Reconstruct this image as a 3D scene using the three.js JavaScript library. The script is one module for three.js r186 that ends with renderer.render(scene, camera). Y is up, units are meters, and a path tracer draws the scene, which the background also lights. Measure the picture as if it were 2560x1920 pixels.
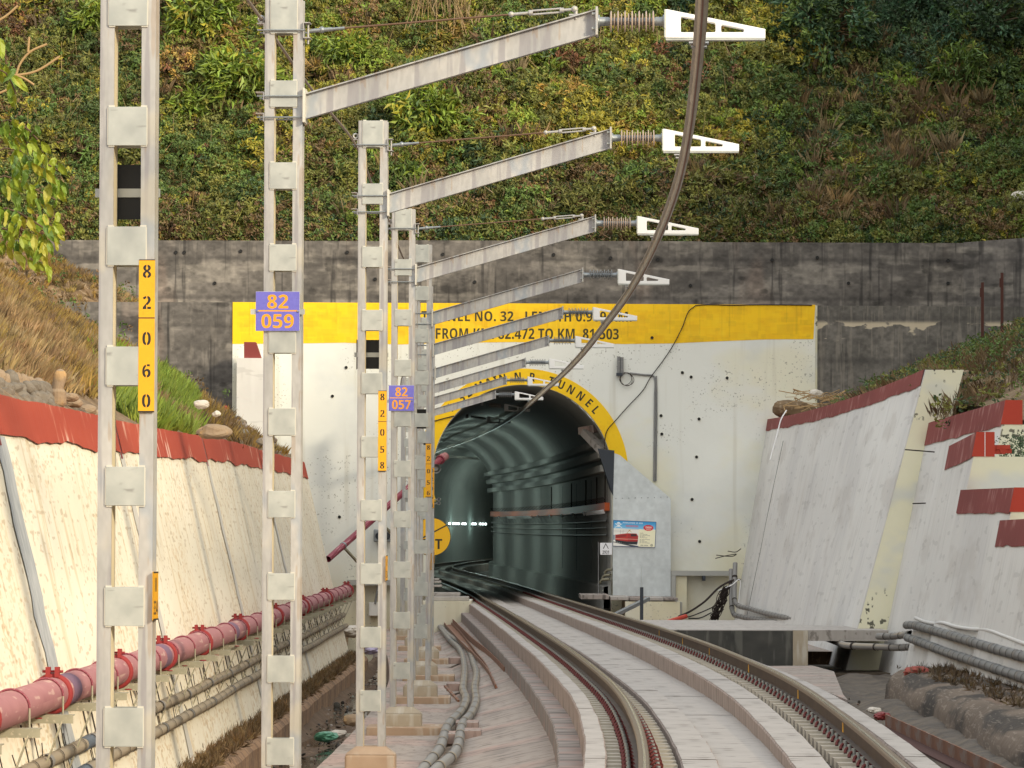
import * as THREE from 'three';
import { mergeGeometries, toCreasedNormals } from 'three/addons/utils/BufferGeometryUtils.js';
import { RoundedBoxGeometry } from 'three/addons/geometries/RoundedBoxGeometry.js';

// ---------------------------------------------------------------- camera, sky, sun, exposure
const CY = 2.35, F = 11600;                       // eye height above the trackside slab; focal length in photo pixels
const scene = new THREE.Scene();
const camera = new THREE.PerspectiveCamera(2 * Math.atan(960 / F) * 180 / Math.PI, 4 / 3, 0.5, 2000);
camera.rotation.order = 'YXZ';
camera.position.set(0, CY, 0);
camera.rotation.set(Math.atan(397 / F), 0, 0.0034);
camera.updateMatrixWorld(true);
scene.add(camera);

const SUN = new THREE.Vector3(0.62, 0.40, 0.67).normalize();
{
  const W = 512, H = 256, a = new Float32Array(W * H * 4), d = new THREE.Vector3();
  for (let j = 0; j < H; j++) for (let i = 0; i < W; i++) {
    const phi = ((i + .5) / W - .5) * 2 * Math.PI, th = ((j + .5) / H - .5) * Math.PI;
    d.set(Math.cos(th) * Math.cos(phi), Math.sin(th), Math.cos(th) * Math.sin(phi));
    const up = Math.max(0, d.y), ang = Math.acos(Math.min(1, d.dot(SUN))) * 180 / Math.PI;
    const h = Math.pow(1 - up, 2.2), g1 = Math.exp(-((ang / 16) ** 2)), g2 = Math.exp(-((ang / 55) ** 2));
    let r = .96 + .36 * h, g = 1.04 + .30 * h, b = 1.14 + .14 * h;
    r += 1.5 * g1 + .72 * g2; g += 1.25 * g1 + .62 * g2; b += .85 * g1 + .44 * g2;
    if (d.y < 0) { const k = Math.min(1, -d.y * 12); r += (.26 - r) * k; g += (.25 - g) * k; b += (.23 - b) * k; }
    a.set([r, g, b, 1], (j * W + i) * 4);
  }
  const sky = new THREE.DataTexture(a, W, H, THREE.RGBAFormat, THREE.FloatType);
  sky.mapping = THREE.EquirectangularReflectionMapping; sky.magFilter = THREE.LinearFilter; sky.needsUpdate = true;
  scene.background = sky; scene.environment = sky;
}
const sun = new THREE.DirectionalLight(new THREE.Color(1, .87, .66), 3.9);
sun.position.copy(SUN).multiplyScalar(150).add(new THREE.Vector3(0, 0, -70));
sun.target.position.set(0, 0, -70); sun.castShadow = true; sun.shadow.radius = 14; sun.shadow.mapSize.set(2048, 2048);
Object.assign(sun.shadow.camera, { left: -90, right: 90, top: 90, bottom: -90, near: 1, far: 400 });
scene.add(sun, sun.target);
const renderer = new THREE.WebGLRenderer({ antialias: true });
renderer.toneMapping = THREE.LinearToneMapping; renderer.toneMappingExposure = 1.07; renderer.shadowMap.enabled = true;

// ---------------------------------------------------------------- helpers
let rs = 12345;
const rnd = () => { rs = (rs + 0x6d2b79f5) | 0; let t = Math.imul(rs ^ (rs >>> 15), 1 | rs); t = (t + Math.imul(t ^ (t >>> 7), 61 | t)) ^ t; return ((t ^ (t >>> 14)) >>> 0) / 4294967296; };
const rr = (a, b) => a + (b - a) * rnd();
const V = (x, y, z) => new THREE.Vector3(x, y, z);
const clamp = (x, a = 0, b = 1) => Math.min(b, Math.max(a, x));
const mixn = (a, b, t) => a + (b - a) * t;
const smooth = (a, b, x) => { const t = clamp((x - a) / (b - a)); return t * t * (3 - 2 * t); };
// the point seen at photo pixel (x, y), d metres down the line
const camM = camera.matrixWorld.clone();
function ray(x, y) { return V((x - 1280) / F, -(y - 960) / F, -1).transformDirection(camM); }
function P(x, y, d) { const r = ray(x, y); return r.multiplyScalar(-d / r.z).add(V(0, CY, 0)); }
const uses = {};
function numbered(n) { uses[n] = (uses[n] ?? -1) + 1; return uses[n] ? n + '_' + String(uses[n]).padStart(3, '0') : n; }
function lit(m) { m.castShadow = true; m.receiveShadow = true; return m; }
function tag(o, label, category, group, kind) {
  if (label) o.userData.label = label;
  if (category) o.userData.category = category;
  if (group) o.userData.group = group;
  if (kind) o.userData.kind = kind;
  return o;
}
function thing(name, label, category, pos, group) {
  const o = new THREE.Group(); o.name = numbered(name);
  if (pos) o.position.copy(pos);
  scene.add(o);
  return tag(o, label, category, group);
}
function part(name, geo, m, parent, label) {
  const o = lit(new THREE.Mesh(Array.isArray(geo) ? merge(geo) : geo, m));
  o.name = parent === scene ? numbered(name) : name;
  if (label) o.userData.label = label;
  parent.add(o);
  return o;
}
function solo(name, geo, m, label, category, group, kind) { return tag(part(name, geo, m, scene), label, category, group, kind); }
function struct(name, geo, m) { const o = part(name, geo, m, scene); o.userData.kind = 'structure'; return o; }
function structGroup(name) { const o = new THREE.Group(); o.name = name; o.userData.kind = 'structure'; scene.add(o); return o; }
function merge(list) {
  return mergeGeometries(list.map((g) => { const n = g.index ? g.toNonIndexed() : g; for (const k of Object.keys(n.attributes)) if (!['position', 'normal', 'uv', 'color'].includes(k)) n.deleteAttribute(k); return n; }), false);
}
function boxUV(g0, ox = 0, oy = 0) {          // texture coordinates in metres, by the way each face points
  const g = g0.index ? g0.toNonIndexed() : g0;
  const p = g.attributes.position, uv = new Float32Array(p.count * 2), a = V(), b = V(), c = V(), n = V();
  for (let i = 0; i < p.count; i += 3) {
    a.fromBufferAttribute(p, i); b.fromBufferAttribute(p, i + 1); c.fromBufferAttribute(p, i + 2);
    n.copy(b).sub(a).cross(c.clone().sub(a));
    const ax = Math.abs(n.x), ay = Math.abs(n.y), az = Math.abs(n.z);
    [a, b, c].forEach((q, k) => {
      const u = ax >= ay && ax >= az ? -q.z : q.x, v = ay > ax && ay > az ? -q.z : q.y;
      uv[(i + k) * 2] = u + ox; uv[(i + k) * 2 + 1] = v + oy;
    });
  }
  g.setAttribute('uv', new THREE.BufferAttribute(uv, 2));
  return g;
}
function box(x0, x1, y0, y1, z0, z1) { const g = new THREE.BoxGeometry(x1 - x0, y1 - y0, z1 - z0); g.translate((x0 + x1) / 2, (y0 + y1) / 2, (z0 + z1) / 2); return boxUV(g); }
function rbox(x0, x1, y0, y1, z0, z1, r = .01) { const g = new RoundedBoxGeometry(x1 - x0, y1 - y0, z1 - z0, 2, r); g.translate((x0 + x1) / 2, (y0 + y1) / 2, (z0 + z1) / 2); return boxUV(g); }
function triGeo(pos, uv) {
  const g = new THREE.BufferGeometry();
  g.setAttribute('position', new THREE.Float32BufferAttribute(pos, 3));
  g.setAttribute('uv', new THREE.Float32BufferAttribute(uv ?? new Array(pos.length / 3 * 2).fill(0), 2));
  g.computeVertexNormals();
  return g;
}
// solid between a polygon of points and the same polygon moved by dir
function prism(pts, dir) {
  const q = pts.map((p) => p.clone().add(dir)), pos = [], n = pts.length;
  const nrm = V(); for (let i = 1; i < n - 1; i++) nrm.add(pts[i].clone().sub(pts[0]).cross(pts[i + 1].clone().sub(pts[0])));
  const flip = nrm.dot(dir) > 0, tri = (a, b, c) => { for (const p of flip ? [a, c, b] : [a, b, c]) pos.push(p.x, p.y, p.z); };
  for (let i = 1; i < n - 1; i++) { tri(pts[0], pts[i], pts[i + 1]); tri(q[0], q[i + 1], q[i]); }
  for (let i = 0; i < n; i++) { const j = (i + 1) % n; tri(pts[i], q[i], q[j]); tri(pts[i], q[j], pts[j]); }
  return boxUV(triGeo(pos));
}
// sheet or bar through cross-sections: prof(d) gives the points [x, y] at distance d
function loft(ds, prof, closed = false, swapUV = false) {
  const rows = ds.map((d) => prof(d)), pos = [], uv = [];
  const len = rows[0].map((_, i) => { let s = 0; for (let k = 1; k <= i; k++) s += Math.hypot(rows[0][k][0] - rows[0][k - 1][0], rows[0][k][1] - rows[0][k - 1][1]); return s; });
  const n = rows[0].length, put = (i, k, kk) => { const q = rows[i][k % n]; pos.push(q[0], q[1], -ds[i] + (q[2] ?? 0)); const L = kk >= n ? len[n - 1] + .1 : len[kk]; uv.push(...(swapUV ? [L, ds[i]] : [ds[i], L])); };
  for (let i = 0; i < ds.length - 1; i++) for (let k = 0; k < (closed ? n : n - 1); k++) {
    put(i, k, k); put(i, k + 1, k + 1); put(i + 1, k + 1, k + 1);
    put(i, k, k); put(i + 1, k + 1, k + 1); put(i + 1, k, k);
  }
  if (closed) for (const i of [0, ds.length - 1]) {
    const c = THREE.ShapeUtils.triangulateShape(rows[i].map((q) => new THREE.Vector2(q[0], q[1])), []);
    for (const t of c) for (const k of i ? t : [t[0], t[2], t[1]]) put(i, k, k);
  }
  return triGeo(pos, uv);
}
const range = (a, b, s) => { const n = Math.max(1, Math.round((b - a) / s)), o = []; for (let i = 0; i <= n; i++) o.push(a + (b - a) * i / n); return o; };
function interp(tab) {                        // smooth curve through [d, value] pairs
  const n = tab.length, m = tab.map((_, i) => i === 0 ? (tab[1][1] - tab[0][1]) / (tab[1][0] - tab[0][0]) : i === n - 1 ? (tab[i][1] - tab[i - 1][1]) / (tab[i][0] - tab[i - 1][0]) : (tab[i + 1][1] - tab[i - 1][1]) / (tab[i + 1][0] - tab[i - 1][0]));
  return (x) => {
    if (x <= tab[0][0]) return tab[0][1] + m[0] * (x - tab[0][0]);
    if (x >= tab[n - 1][0]) return tab[n - 1][1] + m[n - 1] * (x - tab[n - 1][0]);
    let i = 0; while (x > tab[i + 1][0]) i++;
    const h = tab[i + 1][0] - tab[i][0], t = (x - tab[i][0]) / h, t2 = t * t, t3 = t2 * t;
    return (2 * t3 - 3 * t2 + 1) * tab[i][1] + (t3 - 2 * t2 + t) * h * m[i] + (3 * t2 - 2 * t3) * tab[i + 1][1] + (t3 - t2) * h * m[i + 1];
  };
}
function tube(pts, r, seg = 0, rad = 8, closed = false) {
  const c = pts.length > 2 ? new THREE.CatmullRomCurve3(pts, closed, 'centripetal') : new THREE.LineCurve3(pts[0], pts[1]);
  return new THREE.TubeGeometry(c, seg || Math.max(1, (pts.length - 1) * 6), r, rad, closed);
}
function rod(a, b, r, rad = 8) {
  const g = new THREE.CylinderGeometry(r, r, a.distanceTo(b), rad);
  return g.applyQuaternion(new THREE.Quaternion().setFromUnitVectors(V(0, 1, 0), b.clone().sub(a).normalize())).translate((a.x + b.x) / 2, (a.y + b.y) / 2, (a.z + b.z) / 2);
}
function bar(a, b, w, h) {                     // square bar from a to b
  const g = new THREE.BoxGeometry(w, h, a.distanceTo(b)), m = new THREE.Matrix4().lookAt(b, a, V(0, 1, 0));
  return boxUV(g).applyMatrix4(m.setPosition((a.x + b.x) / 2, (a.y + b.y) / 2, (a.z + b.z) / 2));
}

// ---------------------------------------------------------------- noise and textures
const h2 = (x, y, s) => { let n = Math.imul(x, 374761393) + Math.imul(y, 668265263) + Math.imul(s, 974711) | 0; n = Math.imul(n ^ (n >>> 13), 1274126177); return ((n ^ (n >>> 16)) >>> 0) / 4294967296; };
function vn(x, y, px, py, s) {
  const xi = Math.floor(x), yi = Math.floor(y), fx = x - xi, fy = y - yi, u = fx * fx * (3 - 2 * fx), v = fy * fy * (3 - 2 * fy);
  const X0 = ((xi % px) + px) % px, X1 = (X0 + 1) % px, Y0 = ((yi % py) + py) % py, Y1 = (Y0 + 1) % py;
  const a = h2(X0, Y0, s), b = h2(X1, Y0, s), c = h2(X0, Y1, s), d = h2(X1, Y1, s);
  return a + (b - a) * u + (c - a) * v + (a - b - c + d) * u * v;
}
function fbm(u, v, px, py, oct, s) {           // u, v in 0..1, tiles
  let t = 0, w = .5, n = 0;
  for (let i = 0; i < oct; i++) { t += w * vn(u * px, v * py, px, py, s + i * 17); n += w; px *= 2; py *= 2; w *= .5; }
  return t / n;
}
const wn = (x, y, s) => { let t = 0, w = .5, f = 1; for (let i = 0; i < 4; i++) { t += w * vn(x * f + 1000, y * f + 1000, 65536, 65536, s + i * 7); f *= 2; w *= .5; } return t / .9375; };
function tex(w, h, fn, size, srgb = true) {
  const a = new Uint8Array(w * h * 4);
  for (let j = 0; j < h; j++) for (let i = 0; i < w; i++) {
    const c = fn((i + .5) / w, (j + .5) / h), o = (j * w + i) * 4;
    a[o] = clamp(c[0], 0, 255); a[o + 1] = clamp(c[1], 0, 255); a[o + 2] = clamp(c[2], 0, 255); a[o + 3] = 255;
  }
  const t = new THREE.DataTexture(a, w, h, THREE.RGBAFormat);
  if (srgb) t.colorSpace = THREE.SRGBColorSpace;
  t.wrapS = t.wrapT = THREE.RepeatWrapping; t.magFilter = THREE.LinearFilter; t.minFilter = THREE.LinearFilter;
  t.repeat.set(1 / size[0], 1 / size[1]); t.needsUpdate = true;
  return t;
}
const lerp3 = (a, b, t) => [a[0] + (b[0] - a[0]) * t, a[1] + (b[1] - a[1]) * t, a[2] + (b[2] - a[2]) * t];
const std = (o) => new THREE.MeshStandardMaterial({ roughness: .85, metalness: 0, ...o });
const bumpOf = (oct, px, py, s, size) => tex(256, 256, (u, v) => { const n = 255 * fbm(u, v, px, py, oct, s); return [n, n, n]; }, size, false);
const B = { fine: bumpOf(5, 8, 8, 3, [1.1, 1.1]), coarse: bumpOf(5, 6, 6, 9, [3.1, 3.1]), vert: bumpOf(4, 24, 4, 5, [2.3, 2.3]) };
const M = {};
M.galv = std({ roughness: .5, metalness: .25, bumpMap: B.fine, bumpScale: .0015, map: tex(512, 512, (u, v) => {
  const n = fbm(u, v, 7, 5, 5, 21), m = fbm(u, v, 60, 60, 2, 4), s = smooth(.54, .68, fbm(u, v, 26, 3, 4, 77)), w = smooth(.56, .72, fbm(u, v, 5, 7, 4, 91)), q = smooth(.56, .70, fbm(u, v, 4, 6, 4, 93)), r = smooth(.72, .78, fbm(u, v, 30, 12, 3, 95));
  let c = [174 + 46 * (n - .5) + 18 * (m - .5), 172 + 42 * (n - .5) + 18 * (m - .5), 169 + 36 * (n - .5) + 18 * (m - .5)];
  c = lerp3(c, [140, 136, 140], s * .55); c = lerp3(c, [146, 156, 168], q * .7); c = lerp3(c, [200, 190, 166], w * .45); return lerp3(c, [150, 112, 76], r * .22);
}, [1.3, 3.1]) });
M.galvPlate = std({ roughness: .45, metalness: .25, bumpMap: B.fine, bumpScale: .001, map: tex(256, 256, (u, v) => {
  const n = fbm(u, v, 7, 7, 5, 121), s = smooth(.68, .78, fbm(u, v, 5, 22, 4, 177));
  return lerp3([178 + 44 * (n - .5), 180 + 42 * (n - .5), 174 + 38 * (n - .5)], [118, 116, 112], s * .55);
}, [.83, .91]) });
M.galvSunCream = std({ roughness: .6, metalness: .05, bumpMap: B.fine, bumpScale: .001, map: tex(128, 256, (u, v) => { const n = fbm(u, v, 5, 9, 5, 97); return lerp3([204, 190, 156], [226, 214, 186], n); }, [.9, 1.9]) });  // web faces coloured cream to give them a sunlit look
M.weld = std({ color: 0xcac6ba, roughness: .7 });
M.steelGrey = std({ color: 0x8d9294, roughness: .45, metalness: .6 });
M.darkSteel = std({ color: 0x3a3f46, roughness: .55, metalness: .4 });
M.black = std({ color: 0x0b0c0d, roughness: .6 });
M.wire = std({ color: 0x6d5340, roughness: .6, metalness: .3 });
M.earthWire = std({ color: 0x8d8074, roughness: .6, metalness: .3 });
M.white = std({ color: 0xf0efed, roughness: .38 });
M.shed = std({ color: 0xb09e8e, roughness: .35 });
M.shedGrey = std({ color: 0x7f8285, roughness: .35 });
M.alu = std({ roughness: .42, metalness: .35, map: tex(256, 64, (u, v) => { const n = fbm(u, v, 60, 3, 4, 8), s = fbm(u, v, 3, 24, 3, 15); return lerp3([190, 184, 174], [130, 118, 106], clamp(n * .6 + s * .8 - .3)); }, [1.9, .5]) });
M.rail = std({ roughness: .6, metalness: .3, map: tex(512, 64, (u, v) => { const n = fbm(u, v, 24, 4, 4, 31); return lerp3([62, 49, 41], [88, 72, 60], n); }, [4, .4]) });
M.railHead = std({ roughness: .42, metalness: .55, map: tex(256, 64, (u, v) => { const n = fbm(u, v, 20, 2, 3, 33); return lerp3([112, 96, 80], [128, 112, 94], n); }, [3, .07]) });
M.railShine = std({ color: 0xe8e2d4, roughness: .22, metalness: .9 });
M.rust = std({ roughness: .9, bumpMap: B.fine, bumpScale: .003, map: tex(256, 256, (u, v) => { const n = fbm(u, v, 6, 6, 5, 41), m = smooth(.5, .7, fbm(u, v, 4, 9, 5, 45)); return lerp3(lerp3([112, 76, 56], [142, 98, 72], n), [132, 122, 116], m * .7); }, [1.2, 1.2]) });
M.rustOrange = std({ roughness: .9, bumpMap: B.fine, bumpScale: .003, map: tex(256, 256, (u, v) => { const n = fbm(u, v, 6, 6, 5, 46), m = smooth(.5, .62, fbm(u, v, 5, 5, 5, 47)); return lerp3(lerp3([128, 66, 32], [168, 92, 46], n), [110, 98, 92], m * .8); }, [1.6, 1.6]) });
M.rustDark = std({ color: 0x4a2a22, roughness: .9 });
M.clip = std({ color: 0x5e1d17, roughness: .7 });
M.bolt = std({ color: 0x9a9c98, roughness: .5, metalness: .4 });
M.pvc = std({ roughness: .55, map: tex(256, 256, (u, v) => { const n = fbm(u, v, 8, 4, 5, 51), w = smooth(.55, .75, fbm(u, v, 3, 5, 4, 55)); return lerp3(lerp3([120, 118, 116], [146, 143, 138], n), [172, 156, 132], w * .7); }, [.9, .7]) });
M.pvcTan = std({ roughness: .6, map: tex(256, 256, (u, v) => { const n = fbm(u, v, 10, 4, 5, 57), w = smooth(.55, .72, fbm(u, v, 4, 5, 4, 59)); return lerp3(lerp3([142, 130, 112], [172, 156, 130], n), [110, 110, 110], w * .5); }, [.9, .7]) });
M.pvcDark = std({ roughness: .5, map: tex(256, 256, (u, v) => { const n = fbm(u, v, 8, 4, 5, 61), w = smooth(.6, .8, fbm(u, v, 4, 8, 4, 65)); return lerp3(lerp3([112, 113, 114], [136, 136, 135], n), [160, 156, 150], w * .6); }, [.9, .7]) });
M.pvcBlue = std({ color: 0x5c6672, roughness: .55 });
M.tie = std({ color: 0x2c211b, roughness: .8 });
M.pink = std({ roughness: .85, map: tex(512, 256, (u, v) => { const n = fbm(u, v, 14, 4, 5, 71), d = smooth(.62, .74, fbm(u, v, 40, 12, 4, 75)), l = fbm(u, v, 60, 3, 3, 78); return lerp3(lerp3([148, 94, 98], [176, 124, 124], clamp(n * .8 + l * .4 - .1)), [206, 180, 162], d * .55); }, [2.4, .8]) });
M.pinkPurple = std({ color: 0x75596e, roughness: .85 });
M.maroonPipe = std({ roughness: .55, map: tex(256, 128, (u, v) => { const n = fbm(u, v, 6, 6, 4, 81), d = smooth(.66, .74, fbm(u, v, 30, 20, 3, 83)); return lerp3(lerp3([116, 42, 58], [142, 58, 72], n), [214, 190, 190], d * .6); }, [1.2, .5]) });
M.redPaint = std({ color: 0x8e2c2c, roughness: .75 });
M.bracketSteel = std({ roughness: .7, map: tex(256, 256, (u, v) => { const n = fbm(u, v, 6, 6, 5, 85), d = smooth(.68, .78, fbm(u, v, 22, 22, 3, 86)); return lerp3(lerp3([140, 136, 116], [172, 166, 142], n), [210, 196, 172], d * .5); }, [.5, .5]) });
M.yellow = std({ roughness: .55, map: tex(256, 256, (u, v) => { const n = fbm(u, v, 6, 6, 4, 88); return lerp3([236, 170, 6], [246, 188, 14], n); }, [1, 1]) });
M.boardBack = std({ color: 0x101112, roughness: .6 });

// concrete and limewash
const stain = (u, v, s, f = 26) => smooth(.60, .82, fbm(u, v, f, 2, 4, s));
M.plinth = std({ roughness: .9, bumpMap: B.fine, bumpScale: .002, map: tex(512, 512, (u, v) => {
  const n = fbm(u, v, 6, 6, 5, 101), b = fbm(u, v, 90, 4, 3, 103), d = smooth(.66, .8, fbm(u, v, 30, 18, 4, 105));
  return lerp3(lerp3([158, 151, 144], [182, 175, 168], clamp(n * .7 + b * .5 - .1)), [104, 97, 90], d * .6);
}, [3.1, 3.1]) });
M.plinthFace = std({ roughness: .92, bumpMap: B.vert, bumpScale: .003, map: tex(512, 256, (u, v) => {
  const n = fbm(u, v, 8, 3, 5, 111), s = smooth(.52, .76, fbm(u, v, 46, 2, 4, 113)), l = smooth(.6, .8, fbm(u, v, 30, 3, 4, 115));
  return lerp3(lerp3(lerp3([148, 132, 122], [176, 158, 146], n), [92, 84, 78], s * .75), [194, 176, 164], l * .4);
}, [2.3, .8]) });
M.plinthDark = std({ roughness: .95, bumpMap: B.fine, bumpScale: .003, map: tex(512, 512, (u, v) => {
  const n = fbm(u, v, 7, 7, 5, 117), d = smooth(.48, .72, fbm(u, v, 40, 8, 5, 119)), p = smooth(.55, .75, fbm(u, v, 3, 5, 4, 120));
  return lerp3(lerp3(lerp3([136, 126, 120], [164, 154, 146], n), [84, 78, 74], d * .8), [176, 140, 128], p * .45);
}, [2.7, 2.7]) });
M.slab = std({ roughness: .95, bumpMap: B.coarse, bumpScale: .006, map: tex(1024, 1024, (u, v) => {
  const n = fbm(u, v, 5, 5, 6, 123), d = smooth(.50, .72, fbm(u, v, 16, 30, 5, 125)), p = smooth(.45, .68, fbm(u, v, 3, 4, 4, 127)), k = smooth(.68, .74, fbm(u, v, 60, 60, 3, 129));
  return lerp3(lerp3(lerp3(lerp3([152, 140, 130], [172, 160, 150], n), [180, 148, 136], p * .6), [118, 110, 104], d * .42), [88, 78, 70], k * .6);
}, [5.3, 5.3]) });
M.sleeper = std({ roughness: .92, bumpMap: B.fine, bumpScale: .002, map: tex(256, 256, (u, v) => { const n = fbm(u, v, 6, 6, 5, 131); return lerp3([146, 138, 124], [178, 168, 152], n); }, [.8, .8]) });
M.trough = std({ color: 0x5c5751, roughness: .95, bumpMap: B.fine, bumpScale: .004 });
M.foot = std({ roughness: .92, bumpMap: B.fine, bumpScale: .003, map: tex(256, 256, (u, v) => { const n = fbm(u, v, 5, 5, 5, 133), w = smooth(.5, .8, fbm(u, v, 18, 3, 4, 135)); return lerp3(lerp3([160, 134, 110], [182, 158, 134], n), [196, 190, 178], w * .5); }, [1.1, 1.1]) });
M.footGrey = std({ roughness: .92, bumpMap: B.fine, bumpScale: .003, map: tex(256, 256, (u, v) => { const n = fbm(u, v, 5, 5, 5, 137), w = smooth(.5, .8, fbm(u, v, 18, 3, 4, 139)); return lerp3(lerp3([158, 144, 124], [182, 170, 150], n), [206, 204, 196], w * .5); }, [1.1, 1.1]) });
M.cream = std({ roughness: .93, bumpMap: B.coarse, bumpScale: .02, map: tex(1024, 1024, (u, v) => {
  const n = fbm(u, v, 5, 5, 5, 141), z = smooth(.34, .66, fbm(u, v, 4, 3, 3, 145)), o = smooth(.52, .70, fbm(u, v, 76, 110, 3, 143)) * z, q = smooth(.60, .76, fbm(u + .05 * v, v, 50, 4, 4, 149)) * (1 - z * .5), k = smooth(.70, .78, fbm(u, v, 60, 110, 2, 147));
  return lerp3(lerp3(lerp3(lerp3([230, 220, 196], [241, 234, 216], n), [198, 166, 122], o * .5), [206, 184, 146], q * .5), [150, 122, 86], k * .3);
}, [9.7, 4.9]) });
M.lime = std({ roughness: .93, bumpMap: B.coarse, bumpScale: .012, map: tex(1024, 1024, (u, v) => {
  const n = fbm(u, v, 4, 4, 5, 151), s = stain(u, v, 153, 40), b = smooth(.5, .8, fbm(u, v, 12, 2, 4, 155)), k = smooth(.70, .76, fbm(u, v, 40, 40, 3, 157)), l = smooth(.62, .8, fbm(u, v, 60, 3, 4, 159));
  const h = smooth(.55, .75, fbm(u, v, 14, 9, 5, 152)), t = smooth(.60, .76, fbm(u, v, 160, 7, 3, 154));
  return lerp3(lerp3(lerp3(lerp3(lerp3([212, 209, 203], [228, 226, 220], n), [180, 170, 156], s * .18), [196, 194, 192], b * .35), [234, 232, 228], l * .3), [190, 184, 176], h * .38).map((x) => x - 12 * k - 8 * t);
}, [27, 5.3]) });
M.limeYellow = std({ roughness: .93, bumpMap: B.coarse, bumpScale: .012, map: tex(512, 512, (u, v) => {  // yellowed limewash copy, brightness of camera-facing end faces put into the colour
  const n = fbm(u, v, 4, 4, 5, 161), g = smooth(.5, .72, fbm(u, v, 3, 5, 4, 163)), k = smooth(.69, .73, fbm(u, v, 46, 46, 3, 167)) * smooth(.4, .6, fbm(u, v, 3, 4, 3, 168));
  return lerp3(lerp3(lerp3([224, 220, 190], [236, 232, 208], n), [206, 208, 206], g * .7), [70, 68, 58], k * .8);
}, [3.7, 4.1]) });
M.maroon = std({ roughness: .8, bumpMap: B.vert, bumpScale: .006, map: tex(1024, 256, (u, v) => {
  const n = fbm(u, v, 10, 3, 5, 171), s = smooth(.50, .66, fbm(u, v, 130, 3, 4, 173)) * smooth(.36, .56, fbm(u, v, 12, 2, 4, 175));
  return lerp3(lerp3([158, 56, 34], [178, 76, 50], n), [224, 192, 176], s * .8);
}, [26, 1.3]) });
M.maroonDull = std({ roughness: .85, bumpMap: B.vert, bumpScale: .006, map: tex(1024, 256, (u, v) => {
  const n = fbm(u, v, 10, 3, 5, 181), s = smooth(.52, .74, fbm(u, v, 150, 3, 4, 183)) * smooth(.40, .62, fbm(u, v, 9, 2, 4, 185));
  return lerp3(lerp3([118, 50, 46], [138, 62, 58], n), [190, 158, 150], s * .55);
}, [26, 1.3]) });
M.redEnd = std({ color: 0xb3402e, roughness: .85, bumpMap: B.fine, bumpScale: .003 });  // brick red; cap ends get it as the lit look of their faces
M.mortar = std({ roughness: .95, bumpMap: B.fine, bumpScale: .004, map: tex(128, 256, (u, v) => { const n = fbm(u, v, 10, 10, 4, 187); return lerp3([146, 151, 155], [190, 192, 192], n); }, [.6, 1.2]) });
M.mortarPale = std({ roughness: .95, color: 0xc9c5bc, bumpMap: B.fine, bumpScale: .004 });
M.darkConc = std({ roughness: .95, bumpMap: B.coarse, bumpScale: .02, map: tex(2048, 1024, (u, v) => {
  const w = .012 * fbm(u, v, 8, 8, 3, 189), n = fbm(u, v, 7, 6, 6, 191), d = stain(u, v, 193, 140), l = smooth(.52, .72, fbm(u, v, 14, 16, 6, 195)), p = smooth(.70, .80, fbm(u, v, 14, 1, 3, 197)), q = smooth(.6, .72, fbm(u, v, 90, 5, 4, 199));
  const lift = Math.pow(Math.abs(Math.sin((v + w) * Math.PI * 4)), 60), c = lerp3(lerp3([72, 69, 66], [116, 111, 106], n), [152, 146, 136], l * .5);
  return lerp3(lerp3(lerp3(lerp3(c, [48, 46, 45], d * .6), [136, 116, 104], p * .35), [132, 126, 118], q * .4), [46, 44, 43], lift * .3).map((x) => x * (.80 + .44 * fbm(u, v, 120, 40, 3, 198)) * (1 - .28 * smooth(.60, .74, fbm(u, v, 26, 12, 5, 196))));
}, [17, 4.4]) });
M.darkPatch = std({ roughness: .95, bumpMap: B.coarse, bumpScale: .02, map: tex(1024, 512, (u, v) => {
  const w = .02 * fbm(u, v, 8, 8, 3, 201), n = fbm(u, v, 6, 5, 6, 203), d = stain(u, v, 205, 60), q = smooth(.58, .7, fbm(u, v, 90, 4, 4, 207));
  const lift = Math.pow(Math.abs(Math.sin((v + w) * Math.PI * 3)), 40), pale = smooth(.55, .575, fbm(u, v, 5, 6, 6, 209)) * smooth(.30, .34, v) * smooth(.49, .45, v);
  let c = lerp3(lerp3([76, 74, 70], [126, 121, 114], n), [58, 56, 54], d * .5).map((x) => x * (.82 + .4 * fbm(u, v, 60, 40, 3, 208)));
  c = lerp3(c, [150, 142, 130], q * .4); c = lerp3(c, [206, 192, 166], pale * .9);
  return lerp3(c, [64, 62, 60], lift * .3);
}, [6.2, 3.4]) });
M.lining = std({ roughness: .92, bumpMap: B.coarse, bumpScale: .003, map: tex(512, 512, (u, v) => { const n = fbm(u, v, 5, 5, 5, 211), s = stain(u, v, 213, 30); return lerp3(lerp3([160, 160, 154], [174, 172, 166], n), [132, 132, 128], s * .3); }, [44, 6]) });
M.soil = std({ roughness: 1, bumpMap: B.coarse, bumpScale: .05, map: tex(512, 512, (u, v) => { const n = fbm(u, v, 8, 8, 6, 221), k = smooth(.6, .72, fbm(u, v, 40, 40, 3, 223)); return lerp3(lerp3([92, 74, 54], [142, 118, 88], n), [164, 148, 124], k * .5); }, [3, 3]) });
M.hillSoil = std({ roughness: 1, map: tex(256, 256, (u, v) => { const n = fbm(u, v, 8, 8, 5, 225); return lerp3([70, 66, 36], [104, 92, 52], n); }, [3, 3]) });
M.mud = std({ roughness: .85, bumpMap: B.coarse, bumpScale: .06, map: tex(512, 512, (u, v) => { const n = fbm(u, v, 8, 8, 6, 231), k = smooth(.62, .72, fbm(u, v, 46, 46, 3, 233)); return lerp3(lerp3([74, 56, 40], [112, 88, 64], n), [146, 122, 94], k * .5); }, [2.2, 2.2]) });
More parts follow.
